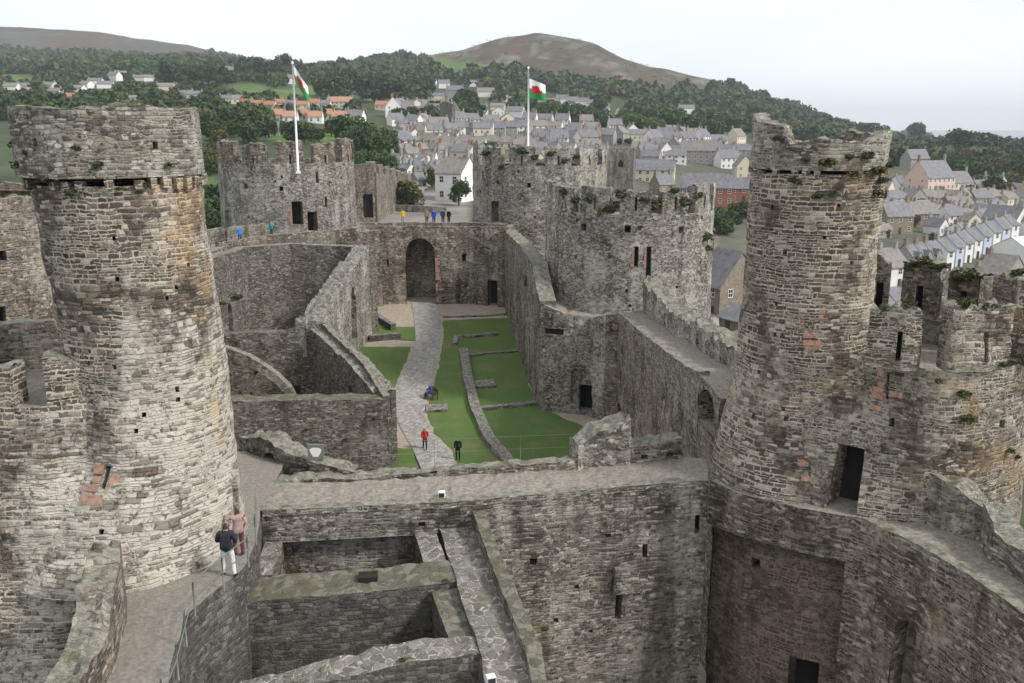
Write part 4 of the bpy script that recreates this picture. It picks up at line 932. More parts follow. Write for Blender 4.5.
# ------------------------------------------------------------------ rails, signs, flags, lamps, bench
def railing(label, pts, h=1.0, rails=(1.0, .55), rad=.022, step=1.6):
    P = [Vector(p) for p in pts]; mb = MB()
    for r_ in rails: mb.tube([p + Vector((0, 0, r_ * h)) for p in P], rad * .8, 6)
    rt = mb.build('railing', 'rail'); tag(rt, label, 'railing')
    acc = 0; n = 0
    for a, b in zip(P, P[1:]):
        L_ = (b - a).length
        while acc <= L_:
            q = a + (b - a) * (acc / L_); m2 = MB(); m2.tube([q - Vector((0, 0, .05)), q + Vector((0, 0, h + .02))], rad * 1.15, 6); m2.build('post', 'rail', rt); acc += step
        acc -= L_
    return rt
railing('grey green handrail along the curved footway beside the pale tower', [(-7.55, 15, 10.9), (-8.1, 19.3, 10.9), (-8.75, 22.3, 10.9), (-8.5, 23.5, 10.9), (-8.05, 25, 10.9), (-8.3, 27, 10.9), (-8.85, 29.0, 10.9)], step=1.5, rad=.02)
railing('thin wire fence on posts along the far edge of the pale footway', [(-6.4, 32.7, 11.1), (-2.4, 33.3, 11.1), (2.6, 33.9, 11.1)], 1.05, (1.0, .5), .009, 3.4)
railing('handrail on the curved south wall walk behind the hall', [(-27.4, 66, 12.2), (-28.3, 80, 12.5), (-27.6, 88, 12.5)], 1.0, (1.0, .5), .03, 2.5)
railing('rail across the roof of the wide drum at the left edge', [(-21, 31.3, 15.3), (-17.5, 32, 15.3), (-14.6, 31.6, 15.3)], 1.3, (1.0, .66, .33), .02, 1.6)
p = Vector((-7.7, 33.35, 11.25)); e = empty('information_board', p, 'small dark framed information board with a white panel on the ruined arch', 'sign')
mb = MB(); mb.box((0, 0, .35), (.62, .08, .62)); mb.box((-.2, .05, -.1), (.05, .05, .5)); mb.box((.2, .05, -.1), (.05, .05, .5)); mb.build('frame', 'rail', e)
mb = MB(); mb.add([(.21 * math.cos(t) * (1 + .25 * math.sin(3 * t)), -.05, .35 + .24 * math.sin(t) * (1 + .2 * math.cos(2 * t))) for t in [2 * math.pi * k / 14 for k in range(14)]]); mb.build('panel', 'white', e)
def lamp(loc, label, rz=0):
    e = empty('floodlight', loc, label, 'floodlight', None, rz)
    mb = MB(); mb.box((0, 0, .16), (.26, .2, .2), 0, 0, .9); mb.box((0, .02, .03), (.08, .08, .1)); mb.build('housing', 'white', e)
    mb = MB(); mb.box((0, -.11, .16), (.2, .02, .14)); mb.build('lens', 'glass', e)
lamp((-2.55, 30.5, 10.88), 'small white floodlight box on the footway edge above the cobbled spine wall')
lamp((-8.05, 20.9, 9.2), 'small pale lamp low beside the curved footway at the bottom edge', .5)
lamp((-.55, 20.7, 9.9), 'white floodlight at the near end of the cobbled spine wall', .3)

def pole(loc, h, label, r=.13):
    e = empty('flagpole', loc, label, 'flagpole')
    mb = MB(); mb.tube([(0, 0, 0), (0, 0, h)], [r, r * .62], 10); mb.build('pole', 'white', e)
    mb = MB(); mb.tube([(0, 0, h), (0, 0, h + .12), (0, 0, h + .24), (0, 0, h + .3)], [r * .7, r * 1.2, r * .9, .02], 8); mb.build('finial', 'white', e)
    mb = MB(); mb.tube([(r, 0, .4), (r * .9, -.02, h - .3)], .012, 4); mb.box((0, 0, .12), (r * 3.4, r * 3.4, .24)); mb.build('halyard', 'white', e)
m_, _nt, _bb = new_mat('white and green flag cloth', .8)
_uvn = _nt.nodes.new('ShaderNodeUVMap'); _sx = _nt.nodes.new('ShaderNodeSeparateXYZ'); _nt.links.new(_uvn.outputs[0], _sx.inputs[0])
_nt.links.new(mix(_nt, mth(_nt, 'GREATER_THAN', _sx.outputs[1], .5), (.03, .26, .08), (.78, .78, .78)), _bb.inputs['Base Color']); M['flag'] = m_
M['flagred'] = simple('red flag emblem', (.55, .03, .03), .05)
DRAGON = [(.12, .28), (.22, .30), (.25, .18), (.33, .18), (.32, .32), (.52, .30), (.58, .17), (.66, .18), (.64, .34), (.74, .46), (.86, .40), (.93, .56), (.86, .66), (.80, .52), (.70, .60), (.62, .80), (.50, .88), (.54, .68), (.42, .74), (.40, .60), (.30, .62), (.26, .78), (.14, .80), (.08, .70), (.18, .66), (.20, .52), (.12, .46), (.06, .38)]
def flag(top, w, h, dirx, droop, label):
    def S(u, v):
        x = u * w * math.cos(droop) * dirx; z = -u * w * math.sin(droop) - (1 - v) * h * (1 - .12 * u); y = .22 * math.sin(u * 6.0 + v * 1.2) * u
        return Vector((top[0] + .1 * dirx + x + (1 - v) * .12 * math.sin(droop), top[1] + y, top[2] + z))
    mb = MB(); n, k = 14, 8
    for i in range(n):
        for j in range(k):
            q = [(i / n, j / k), ((i + 1) / n, j / k), ((i + 1) / n, (j + 1) / k), (i / n, (j + 1) / k)]
            mb.add([S(*a) for a in q], q, 0, True)
    o = mb.build('flag', 'flag'); tag(o, label, 'flag')
    mb = MB()
    for s in (-1, 1):
        bm = bmesh.new(); f = bm.faces.new([bm.verts.new((.12 + a * .74, .16 + b * .68, 0)) for a, b in DRAGON]); bmesh.ops.triangulate(bm, faces=[f])
        bmesh.ops.subdivide_edges(bm, edges=bm.edges[:], cuts=2, use_grid_fill=True); bmesh.ops.triangulate(bm, faces=bm.faces[:])
        for f in bm.faces: mb.add([S(v.co.x, v.co.y) + Vector((0, s * .03, 0)) for v in f.verts])
        bm.free()
    mb.build('emblem', 'flagred', o)
a = at_y(298, 168, 102.2); b = at_y(298, 64, 102.2)
pole((a.x, 102.2, a.z - .6), b.z - a.z + .6, 'white flagpole standing against the left crenellated tower')
flag((a.x, 102.2, b.z - .1), 2.7, 1.9, 1, R(58), 'drooping white and green flag with red dragon on the left flagpole')
a = at_y(528, 150, 106); b = at_y(528, 69, 106)
pole((a.x, 106, 19.2), b.z - 19.2, 'white flagpole on top of the ragged tower right of the gate')
flag((a.x, 106, b.z - 1.0), 2.0, 2.1, 1, R(22), 'blowing white and green flag with red dragon above the right tower')
c = at_g(432, 398)
e = empty('garden_bench', c, 'small wooden bench on the lawn edge facing the path', 'bench', None, R(-62))
mb = MB(); 
for k in range(4): mb.box((0, -.2 + k * .13, .44), (1.5, .1, .04))
mb.build('seat', 'wood', e)
mb = MB()
for k in range(3): mb.box((0, .27 + k * .02, .58 + k * .13), (1.5, .03, .1))
mb.build('backrest', 'wood', e)
for x in (-.66, .66):
    for y in (-.2, .24):
        mb = MB(); mb.box((x, y, .22 if y < 0 else .43), (.07, .07, .44 if y < 0 else .86)); mb.build('leg', 'wood', e)
    mb = MB(); mb.box((x, 0, .64), (.06, .5, .05)); mb.build('armrest', 'wood', e)
BENCH = c
# ------------------------------------------------------------------ houses
NAMES = {'whitewall': 'white', 'cream': 'cream', 'pinkwall': 'pink', 'yellowwall': 'yellow', 'stonewall': 'brown stone', 'greystone': 'grey stone', 'bluewall': 'pale blue', 'brick': 'red brick'}
RN = {'slate': 'grey slate', 'slatebrown': 'brown grey', 'tile': 'red tiled', 'orange': 'orange tiled'}
CLUSTER = {}
def house(x, y, wpx, hpx, wallm='whitewall', roofm='slate', yaw=0, depth=None, gable=False, chim=2, cluster='', label=None, det=None, eave=.58, cat='house', pos=None, dorm=0):
    p = pos or hit(x, y); k = p.y * cp + (CH - p.z) * sp; s = k / F
    w, h = wpx * s, hpx * s * 1.04
    d = depth or max(4.5, min(w * .8, 9))
    if gable: w, d = (d if depth else w * 1.3), w; yaw += 90
    p = p + Vector((0, d * .3 * 0, -.4))
    if det is None: det = 2 if s < .42 else (1 if s < .75 else 0)
    e = empty('house', p, label, cat, None, R(yaw))
    ev = h * eave; mb = MB(); hw, hd = w / 2, d / 2
    b = -1.5
    mb.add([(-hw, -hd, b), (hw, -hd, b), (hw, -hd, ev), (-hw, -hd, ev)]); mb.add([(hw, hd, b), (-hw, hd, b), (-hw, hd, ev), (hw, hd, ev)])
    for q in (-1, 1): mb.add([(q * hw, -hd * q, b), (q * hw, hd * q, b), (q * hw, hd * q, ev), (q * hw, 0, h - .12), (q * hw, -hd * q, ev)])
    mb.build('wall', wallm, e)
    mb = MB(); o = .3; t = .18; sl = (h - ev) / hd
    for q in (-1, 1):
        A = [(-hw - .15, q * (hd + o), ev - o * sl), (hw + .15, q * (hd + o), ev - o * sl), (hw + .15, 0, h), (-hw - .15, 0, h)]
        B = [(a[0], a[1], a[2] + t) for a in A]
        mb.add(B if q < 0 else B[::-1]); mb.add(A[::-1] if q < 0 else A)
        for i in range(4): mb.add([A[i], A[(i + 1) % 4], B[(i + 1) % 4], B[i]])
    rf = mb.build('roof', roofm, e)
    for i in range(chim):
        cx = (-hw + .5, hw - .5, 0)[i]; ch = max(1.1, h * .16)
        mb = MB(); mb.box((cx, 0, h + ch * .25), (.75, 1.0, ch * 1.5)); mb.box((cx, 0, h + ch), (.9, 1.15, .14))
        if det: 
            for dy in (-.25, .25): mb.tube([(cx, dy, h + ch), (cx, dy, h + ch + .5)], .14, 6)
        mb.build('chimney', 'stonewall' if wallm in ('stonewall', 'greystone') else ('brick' if random.random() < .15 else 'greystone'), rf)
    if det:
        def win(cx, cy, cz, ww, wh, side):
            m2 = MB()
            dx, dy = {'f': (1, 0), 'r': (0, 1), 'l': (0, -1)}[side]; nx, ny = dy, -dx
            def pt(a, z, o_): return (cx + dx * a + nx * o_, cy + dy * a + ny * o_, cz + z)
            m2.add([pt(-ww / 2, 0, .03), pt(ww / 2, 0, .03), pt(ww / 2, wh, .03), pt(-ww / 2, wh, .03)], None, 1)
            f = .09
            for a0, a1, z0, z1 in ((-ww / 2 - f, ww / 2 + f, -f * 1.4, 0), (-ww / 2 - f, ww / 2 + f, wh, wh + f), (-ww / 2 - f, -ww / 2, 0, wh), (ww / 2, ww / 2 + f, 0, wh), (-.03, .03, 0, wh), (-ww / 2, ww / 2, wh * .48, wh * .54)):
                m2.add([pt(a0, z0, .08), pt(a1, z0, .08), pt(a1, z1, .08), pt(a0, z1, .08)]); m2.add([pt(a0, z1, .02), pt(a0, z1, .08), pt(a1, z1, .08), pt(a1, z1, .02)]); m2.add([pt(a0, z0, .08), pt(a0, z0, .02), pt(a1, z0, .02), pt(a1, z0, .08)])
            m2.build('window', ['white', 'glass'], e)
        n = max(1, min(6, int(w / 2.9))); fl = max(1, int(round(ev / 2.9)))
        for f_ in range(fl):
            z = ev * (f_ + .38) / fl
            for i in range(n):
                cx = -hw + w * (i + .5) / n
                if f_ == 0 and i == n // 2 and det == 2:
                    m2 = MB(); m2.box((cx, -hd - .03, 1.2), (1.0, .1, 2.2)); m2.build('door', 'wood', e); continue
                win(cx, -hd, z, min(1.1, w / n * .5), min(1.4, ev / fl * .48), 'f')
            if det == 2 or gable:
                for sd, sx in (('r', hw), ('l', -hw)):
                    for i in range(2): win(sx, (-.25 + .5 * i) * d, z, .9, min(1.3, ev / fl * .45), sd)
        for i in range(dorm):
            cx = -hw + w * (i + .5) / dorm
            m2 = MB(); zz = ev + (h - ev) * .1; yy = -hd - .1
            m2.add([(cx - .8, yy, zz - .6), (cx + .8, yy, zz - .6), (cx + .8, yy, zz + .7), (cx, yy, zz + 1.8), (cx - .8, yy, zz + .7)], None, 0)
            for q in (-1, 1): m2.add([(cx + q * .95, yy - .1, zz + .55), (cx, yy - .1, zz + 1.95), (cx, yy + 2.4, zz + 1.95), (cx + q * .95, yy + 2.4, zz + .55)], None, 1)
            m2.build('dormer', [wallm, roofm], e)
    if cluster: CLUSTER.setdefault((cluster, wallm, roofm), []).append((x, e))
    return e
H = house
M['sheet'] = simple('pale sheet roofing', (.58, .58, .57), .06, .5, .6)
RN['sheet'] = 'pale sheet'
random.seed(3)
c = 'far left hillside'
for x, y, w, h in ((12, 91, 14, 8), (27, 91, 15, 8), (50, 89, 14, 7), (56, 95, 13, 7), (78, 92, 14, 7), (87, 88, 12, 7), (96, 84, 14, 6), (106, 88, 15, 7), (115, 81, 12, 9), (121, 77, 11, 6), (140, 81, 12, 6), (150, 81, 11, 6), (166, 90, 17, 7), (173, 84, 12, 5), (186, 96, 16, 6), (195, 99, 17, 8), (226, 103, 13, 8), (238, 104, 18, 9)):
    H(x, y, w, h, random.choice(['whitewall'] * 4 + ['cream']), random.choice(['slate', 'slate', 'slatebrown']), random.uniform(-25, 25), cluster=c)
H(72, 101, 17, 8, 'brick', 'tile', 8, label='red brick house low on the far left hillside above the pale tower'); H(135, 101, 16, 6, 'whitewall', 'slate', 5, label='low white house just above the rim of the pale tower')
c = 'row below the green field'
for i, x in enumerate((247, 258, 270, 281, 292, 303, 314, 325)):
    H(x, 107 + (i % 3), 12, 8, random.choice(['whitewall', 'cream', 'pinkwall']), random.choice(['slatebrown', 'tile', 'slate']), random.uniform(-8, 8), cluster=c)
c = 'lower terrace behind left flag'
for i, x in enumerate((279, 291, 303, 316, 328, 340)):
    H(x, 121 + (i % 2) * 2, 14, 12, random.choice(['cream', 'whitewall', 'pinkwall']), random.choice(['orange', 'tile', 'orange']), random.uniform(-8, 8), cluster=c)
H(341, 108, 26, 11, 'cream', 'orange', -6, label='long cream house with a bright orange roof behind the left flag'); H(352, 99, 12, 8, 'whitewall', 'slate', 10, label='small white house above the long orange roof')
H(356, 124, 17, 14, 'whitewall', 'slate', -10, label='white house with grey roof right of the orange tiled terrace'); H(348, 129, 10, 8, 'whitewall', 'slate', 5, label='tiny white cottage below the orange tiled terrace')
H(276, 135, 9, 14, 'greystone', 'slate', 0, label='narrow grey stone house among dark trees left of the flag')
H(294, 84, 12, 9, 'whitewall', 'slate', 20, label='lone pale house on the green field behind the left flag'); H(268, 69, 7, 9, 'whitewall', 'slate', 0, label='white house between the dark trees on the left skyline')
H(226, 80, 16, 13, 'greystone', 'slate', 10, label='grey stone mansion under the skyline trees left of the flag')
H(393, 118, 15, 20, 'whitewall', 'tile', 10, gable=True, label='tall white gabled house with a red roof beside the tree belt'); H(383, 110, 14, 9, 'pinkwall', 'tile', -5, label='pink house with a red roof right of the orange roofs'); H(408, 112, 12, 10, 'cream', 'slatebrown', -15, label='cream house beside the tall white gabled house')
c = 'wooded slope between the flags'
for x, y, w, h, m, r in ((431, 88, 12, 8, 'whitewall', 'slate'), (444, 88, 11, 8, 'whitewall', 'slate'), (455, 96, 17, 10, 'greystone', 'slate'), (437, 99, 14, 6, 'cream', 'slate'), (489, 97, 24, 9, 'whitewall', 'slatebrown'), (508, 102, 13, 7, 'whitewall', 'slate'), (498, 110, 14, 7, 'cream', 'slatebrown'), (474, 86, 9, 6, 'whitewall', 'slate')):
    H(x, y, w, h, m, r, random.uniform(-15, 15), cluster=c)
H(438, 117, 34, 13, 'greystone', 'slatebrown', -8, label='long grey stone building with an old roof below the wooded slope'); H(455, 124, 12, 20, 'greystone', 'slatebrown', 0, chim=0, gable=True, label='tall dark grey stone tower house in the town centre')
c = 'town centre terraces'
for i, x in enumerate((463, 475, 487, 499, 511)): H(x, 134 + i % 2, 13, 13, random.choice(['whitewall', 'cream', 'greystone']), random.choice(['slatebrown', 'slate']), -6, cluster=c)
for i, x in enumerate((466, 479, 492, 506, 519, 532)): H(x, 148 + i % 2, 14, 13, random.choice(['whitewall', 'cream', 'greystone']), random.choice(['slatebrown', 'slate']), -6, cluster=c)
c = 'street behind the gate wall'
for x, y, w, h, m, r, g, yw in ((398, 152, 26, 21, 'whitewall', 'slate', False, 35), (413, 145, 16, 16, 'whitewall', 'slate', True, 20), (423, 131, 13, 9, 'greystone', 'slate', False, 0), (432, 150, 22, 17, 'cream', 'slatebrown', False, -35), (447, 152, 24, 16, 'greystone', 'slatebrown', False, -30), (464, 160, 22, 16, 'cream', 'slate', False, -25),
        (426, 172, 24, 18, 'whitewall', 'slate', True, 15), (441, 178, 22, 18, 'whitewall', 'slate', False, 30), (420, 186, 16, 14, 'greystone', 'slate', False, 40), (469, 178, 18, 20, 'whitewall', 'slate', True, -10), (413, 160, 18, 13, 'cream', 'slatebrown', False, 30), (402, 128, 12, 9, 'whitewall', 'slate', False, 10)):
    H(x, y, w, h, m, r, yw, gable=g, cluster=c)
H(457, 200, 30, 42, 'whitewall', 'slatebrown', -28, depth=8, gable=False, label='big plain white house with a brown roof beside the bushy tree', det=2, eave=.66)
c = 'hillside row beyond right flag'
for x, y, w, h in ((562, 104, 12, 9), (572, 107, 12, 10), (583, 107, 12, 9), (593, 109, 13, 9), (604, 112, 12, 8)): H(x, y, w, h, 'whitewall', 'slate', -6, cluster=c)
H(549, 115, 22, 16, 'greystone', 'slatebrown', -5, label='large grey stone house left of the pale hillside row'); H(621, 117, 10, 8, 'whitewall', 'slatebrown', 10, label='small white house at the end of the hillside row'); H(652, 123, 18, 8, 'whitewall', 'slate', -8, label='low white house by the bright trees below the hill'); H(686, 113, 16, 8, 'whitewall', 'slate', 5, label='white house alone at the foot of the wooded hill')
c = 'crowded roofs above ragged towers'
random.seed(12)
for row, (y, xs) in enumerate(((140, range(530, 700, 15)), (152, range(523, 715, 17)), (163, range(540, 690, 19)))):
    for x in xs:
        if 603 < x < 640 and row > 0: continue
        H(x + random.uniform(-3, 3), y + random.uniform(-2, 3), random.uniform(15, 21), random.uniform(11, 15), random.choice(['greystone', 'cream', 'whitewall', 'stonewall', 'greystone']), random.choice(['slate', 'slatebrown', 'slate']), random.choice([-20, -8, 5, 60]), cluster=c)
H(676, 152, 20, 14, 'whitewall', 'slate', 10, gable=True, label='bright white gable among grey roofs above the pale broad tower'); H(698, 163, 34, 22, 'greystone', 'slatebrown', -12, label='large grey hip roofed hall among the town roofs', chim=1); H(727, 168, 22, 18, 'whitewall', 'slate', 15, label='white house partly hidden by the brown tower'); H(742, 178, 16, 22, 'cream', 'slate', 0, gable=True, label='cream gabled house against the left edge of the brown tower')
H(652, 182, 44, 22, 'cream', 'slate', -14, depth=8, label='long cream building under a wide grey roof behind the pale broad tower', chim=2, det=2); H(706, 204, 52, 30, 'brick', 'slate', -10, depth=8, label='red brick house with white windows between the pale tower and the brown tower', chim=2, det=2); H(738, 200, 20, 22, 'brick', 'slate', -10, depth=7, label='narrow red brick house touching the edge of the brown tower', det=2)
H(662, 196, 20, 22, 'stonewall', 'slate', 30, label='brown stone house below the long cream building', det=2)
random.seed(77)
def fill(cl, x0, x1, ys, step, w0, w1, mats, yaws, avoid=()):
    for r_, y in enumerate(ys):
        x = x0 + (r_ % 2) * step * .5
        while x < x1:
            xx, yy = x + random.uniform(-3, 3), y + random.uniform(-2, 2); x += step
            if any(a <= xx <= b and c_ <= yy <= d_ for a, b, c_, d_ in avoid): continue
            g_ = random.random() < .25
            H(xx, yy, random.uniform(w0, w1) * (.8 if g_ else 1), random.uniform(w0, w1) * .78, random.choice(mats), random.choice(['slate', 'slatebrown', 'slate']), random.choice(yaws), gable=g_, cluster=cl)
fill('streets left of ragged tower', 398, 474, (110, 119, 128, 137, 146, 156, 166, 176), 14, 13, 20, ['whitewall', 'cream', 'whitewall', 'whitewall', 'greystone'], [-30, -12, 15, 35], ((440, 478, 158, 210), (408, 432, 178, 210), (395, 440, 118, 124)))
fill('far streets below wooded hill', 480, 745, (118, 126, 134), 19, 13, 18, ['whitewall', 'cream', 'greystone', 'whitewall'], [-15, 0, 10], ((600, 745, 112, 130),))
fill('upper lanes above broad tower', 525, 748, (146, 158, 170, 178), 16, 15, 22, ['greystone', 'cream', 'whitewall', 'whitewall', 'stonewall'], [-25, -10, 10, 50], ((600, 642, 140, 190), (625, 690, 168, 190), (690, 748, 158, 190)))
fill('right streets beyond brown tower', 880, 1032, (196, 206, 216, 226, 236, 246), 19, 17, 25, ['greystone', 'cream', 'whitewall', 'whitewall', 'stonewall'], [-40, 10, 22, 30], ((900, 962, 160, 202), (880, 935, 222, 290), (925, 1012, 236, 275), (1000, 1040, 214, 270)))
# gothic school below the castle
H(724, 312, 44, 62, 'stonewall', 'slate', -62, depth=9, label='brown stone school building with a steep slate roof below the castle', cat='school', eave=.5, chim=1, det=2); H(706, 290, 22, 40, 'stonewall', 'slate', 28, depth=7, gable=True, label='gabled brown stone wing of the school with tall windows', cat='school', chim=0, det=2)
H(742, 330, 30, 26, 'stonewall', 'slate', -62, depth=6, label='low stone outbuilding in front of the school', chim=0, det=2)
# right hand town
c = 'slope right of brown tower'
for x, y, w, h, m, r, yw, g in ((914, 170, 26, 20, 'greystone', 'slate', 25, False), (905, 192, 26, 16, 'whitewall', 'slate', 12, False), (950, 196, 40, 24, 'cream', 'slate', 25, False), (893, 206, 24, 14, 'greystone', 'slate', 8, False), (927, 206, 34, 16, 'greystone', 'slatebrown', 8, False), (955, 210, 26, 14, 'stonewall', 'slatebrown', 10, False), (978, 206, 22, 16, 'greystone', 'slate', 15, False), (996, 204, 22, 14, 'greystone', 'slatebrown', 5, False), (943, 222, 22, 18, 'cream', 'slatebrown', 8, False), (961, 224, 20, 16, 'greystone', 'slatebrown', 8, False), (985, 222, 20, 18, 'yellowwall', 'slate', 30, True)):
    H(x, y, w, h, m, r, yw, gable=g, cluster=c)
H(928, 196, 44, 34, 'pinkwall', 'slate', 32, depth=13, label='big pale pink gabled house with tall windows right of the brown tower', det=2, eave=.55)
H(892, 232, 30, 30, 'stonewall', 'slate', 14, depth=8, label='brown stone house with a purple slate roof next to the brown tower', det=2); H(918, 226, 30, 24, 'stonewall', 'slatebrown', 12, depth=8, label='brown terraced house behind the blue and white terrace', det=2)
H(1003, 236, 26, 30, 'whitewall', 'slate', 35, gable=True, label='tall white gabled house at the right edge of the town', det=2); H(1026, 238, 24, 32, 'whitewall', 'slate', 35, gable=True, label='white gabled house cut by the right edge of the picture', det=2)
c = 'terrace with white bays'
for i in range(8):
    x = 936 + i * 9.6; y = 268 - i * 4.0
    H(x, y, 11, 30 - i * .7, ('bluewall' if i in (1, 4, 6) else 'whitewall'), 'slate', 28, depth=8, cluster=c, det=2, chim=1, eave=.66)
c = 'dormered terrace by brown tower'
for i in range(3): H(905 + i * 9.5, 278 - i * 1.5, 11, 34, 'greystone', 'slate', 22, depth=8, cluster=c, det=2, chim=1, dorm=1)
H(884, 284, 24, 36, 'whitewall', 'slatebrown', 22, depth=9, gable=False, label='white fronted house with dark timbering right beside the brown tower', det=2)
H(892, 312, 26, 26, 'whitewall', 'slate', 18, depth=8, label='white walled house with a purple slate roof just behind the battlements', det=2)
H(1022, 262, 40, 26, 'whitewall', 'sheet', 24, depth=12, label='long bright white roofed building at the right edge', chim=0, det=1)
c = 'lane behind the battlements'
for i in range(4): H(1000 - i * 13, 282 + i * 13, 30, 28, random.choice(['cream', 'greystone']), 'slatebrown', -55, depth=7, cluster=c, chim=1, det=1)
H(1010, 290, 30, 18, 'greystone', 'slatebrown', 20, label='grey outbuilding at the right edge below the white roof', chim=0)
for (c, wm, rm), lst in CLUSTER.items():
    lst.sort(key=lambda q: q[0])
    for i, (x, e) in enumerate(lst):
        e['label'] = '%s %s-roofed %s house from left, %s' % (ordw(i), RN[rm].replace(' tiled', '').replace('brown grey', 'brownish'), NAMES[wm], c) if len(lst) > 1 else 'only %s-roofed %s house, %s' % (RN[rm], NAMES[wm], c)
        e['group'] = 'houses: ' + c
# church tower
def boxtower(x, yb, wpx, ytop, m, label, name='church_tower', cat='church tower', wins=True):
    p = hit(x, yb); k = p.y * cp + (CH - p.z) * sp; s = k / F; w = wpx * s; top = at_y(x, ytop, p.y).z
    e = empty(name, p, label, cat, None, R(-12)); mb = MB(); h = top - p.z
    wall(mb, [(-w / 2, -w / 2), (w / 2, -w / 2)], w, -2, h, [opening(w / 2, h * .62, w * .2, h * .18, .4, 1, 0, 'pointed')] if wins else (), .8, .8, .05, .05, 0); mb.build('body', [m, 'interior'], e)
    for i in range(4):
        for q, (xx, yy, sx, sy) in enumerate(((-w / 2 + w * (i + .5) / 4, -w / 2 + .3, w / 8, .5), (-w / 2 + w * (i + .5) / 4, w / 2 - .3, w / 8, .5), (-w / 2 + .3, -w / 2 + w * (i + .5) / 4, .5, w / 8), (w / 2 - .3, -w / 2 + w * (i + .5) / 4, .5, w / 8))):
            if q > 1 and i in (0, 3): continue
            mb = MB(); mb.box((xx, yy, h + .4), (sx, sy, .9)); mb.build('merlon', m, e)
boxtower(621, 192, 26, 151, 'grey', 'square grey church tower with belfry openings behind the ragged towers')
c_ = 'towers of the old town wall'
boxtower(388, 172, 14, 158, 'dark', 'small dark town wall tower among the trees left of the street', 'town_wall_tower', 'wall tower', False)
boxtower(448, 128, 12, 106, 'dark', 'dark ruined town wall tower above the terraces', 'town_wall_tower', 'wall tower', False)
boxtower(942, 158, 18, 146, 'dark', 'small dark town wall tower among the trees on the right', 'town_wall_tower', 'wall tower', False)
a, b = hit(560, 118), hit(680, 142); mb = MB(); wall(mb, [(a.x, a.y), (b.x, b.y)], 1.5, min(a.z, b.z) - 3, [a.z + 4, b.z + 4], (), 3, 2, .3, .1, 0); tag(mb.build('town_wall', ['dark']), 'dark stretch of old town wall running below the hillside row', 'town wall')
a, b = hit(895, 160), hit(1020, 178); mb = MB(); wall(mb, [(a.x, a.y), (b.x, b.y)], 1.5, min(a.z, b.z) - 3, [a.z + 4, b.z + 4], (), 3, 2, .3, .1, 0); tag(mb.build('town_wall', ['brownwall']), 'brown stretch of old town wall between the trees on the right', 'town wall')
# street and car behind the gate
mb = MB()
rd = [(414, 200), (420, 190), (424, 180), (428, 172)]
for (x0, y0), (x1, y1) in zip(rd, rd[1:]):
    a, b, c2, d2 = hit(x0 - 7, y0), hit(x0 + 8, y0), hit(x1 + 5, y1), hit(x1 - 5, y1); mb.add([q + Vector((0, 0, .35)) for q in (a, b, c2, d2)])
mb.build('road', 'pathgrey')['kind'] = 'structure'
def car(x, y, label, m):
    p = hit(x, y) + Vector((0, 0, .4)); e = empty('parked_car', p, label, 'car', None, R(70))
    prof = [(-2.0, .35), (-2.05, .8), (-1.2, .95), (-.6, 1.42), (.9, 1.45), (1.5, .98), (2.05, .85), (2.05, .35)]
    mb = MB(); 
    for a, b in zip(prof, prof[1:] + prof[:1]): mb.add([(a[0], -.8, a[1]), (b[0], -.8, b[1]), (b[0], .8, b[1]), (a[0], .8, a[1])])
    mb.add([(a, -.8, b) for a, b in prof]); mb.add([(a, .8, b) for a, b in prof][::-1]); mb.build('body', m, e)
    mb = MB()
    for s in (-1, 1): mb.add([(-1.0, s * .82, .98), (1.3, s * .82, .98), (.85, s * .82, 1.36), (-.55, s * .82, 1.36)])
    mb.build('window', 'glass', e)
    for a in (-1.25, 1.3):
        for s in (-.8, .8): mb = MB(); mb.tube([(a, s - .1, .33), (a, s + .1, .33)], .33, 12); mb.build('wheel', 'interior', e)
M['carpaint'] = simple('dark car paint', (.03, .03, .035), .05, 1, .3)
car(412, 205, 'dark parked car in the street behind the round tree', 'carpaint')

# ------------------------------------------------------------------ trees, woods and wall plants
def leafmesh(name, n, seed, mat, squash=1.0, cone=False, lobes=9, ls=.16):
    """Unit crown (height 1, radius about .5): leaf clumps spread over and inside several uneven lobes."""
    rg = np.random.default_rng(seed); mb = MB(); L_ = []
    for i in range(lobes):
        z = rg.uniform(.25, .82); r = rg.uniform(.05, .30) * (1 - max(0, z - .55)); a = rg.uniform(0, 6.28)
        L_.append((r * math.cos(a), r * math.sin(a), z, rg.uniform(.15, .27)))
    for i in range(n):
        if cone:
            t = rg.uniform(0, 1) ** .7; z = 1 - t; rr_ = (.06 + .30 * t) * rg.uniform(.6, 1.05); a = rg.uniform(0, 6.28); c = np.array([rr_ * math.cos(a), rr_ * math.sin(a), z])
        else:
            l = L_[rg.integers(lobes)]; d = rg.normal(size=3); d /= np.linalg.norm(d); c = np.array(l[:3]) + d * l[3] * rg.uniform(.72, 1.08) * np.array([1.15, 1.15, .85])
            if c[2] < .12: c[2] = .12 + rg.uniform(0, .1)
        u = rg.normal(size=3); u /= np.linalg.norm(u); w = np.cross(u, rg.normal(size=3)); w /= np.linalg.norm(w); s = ls * rg.uniform(.5, 1.1) * .5
        q = [c + u * s, c + w * s * .7, c - u * s, c - w * s * .7]; mb.add([(p[0], p[1], p[2] * squash) for p in q])
    o = mb.build(name, mat); me = o.data; bpy.data.objects.remove(o); return me
CR = {}
for k, mt in (('dark', 'leafdark'), ('mid', 'leafmid'), ('light', 'leaflight'), ('olive', 'leafolive')):
    CR[k] = [leafmesh('crown', 1500, 10 + i + len(k) * 7, mt, 1.0, False, 8 + i * 2, .12) for i in range(3)]
CR['pine'] = [leafmesh('crown', 1100, 40 + i, 'leafdark', 1.0, True, ls=.12) for i in range(2)]
CR['bush'] = [leafmesh('crown', 800, 60 + i, 'leafmid', .8, False, 6, .13) for i in range(2)]
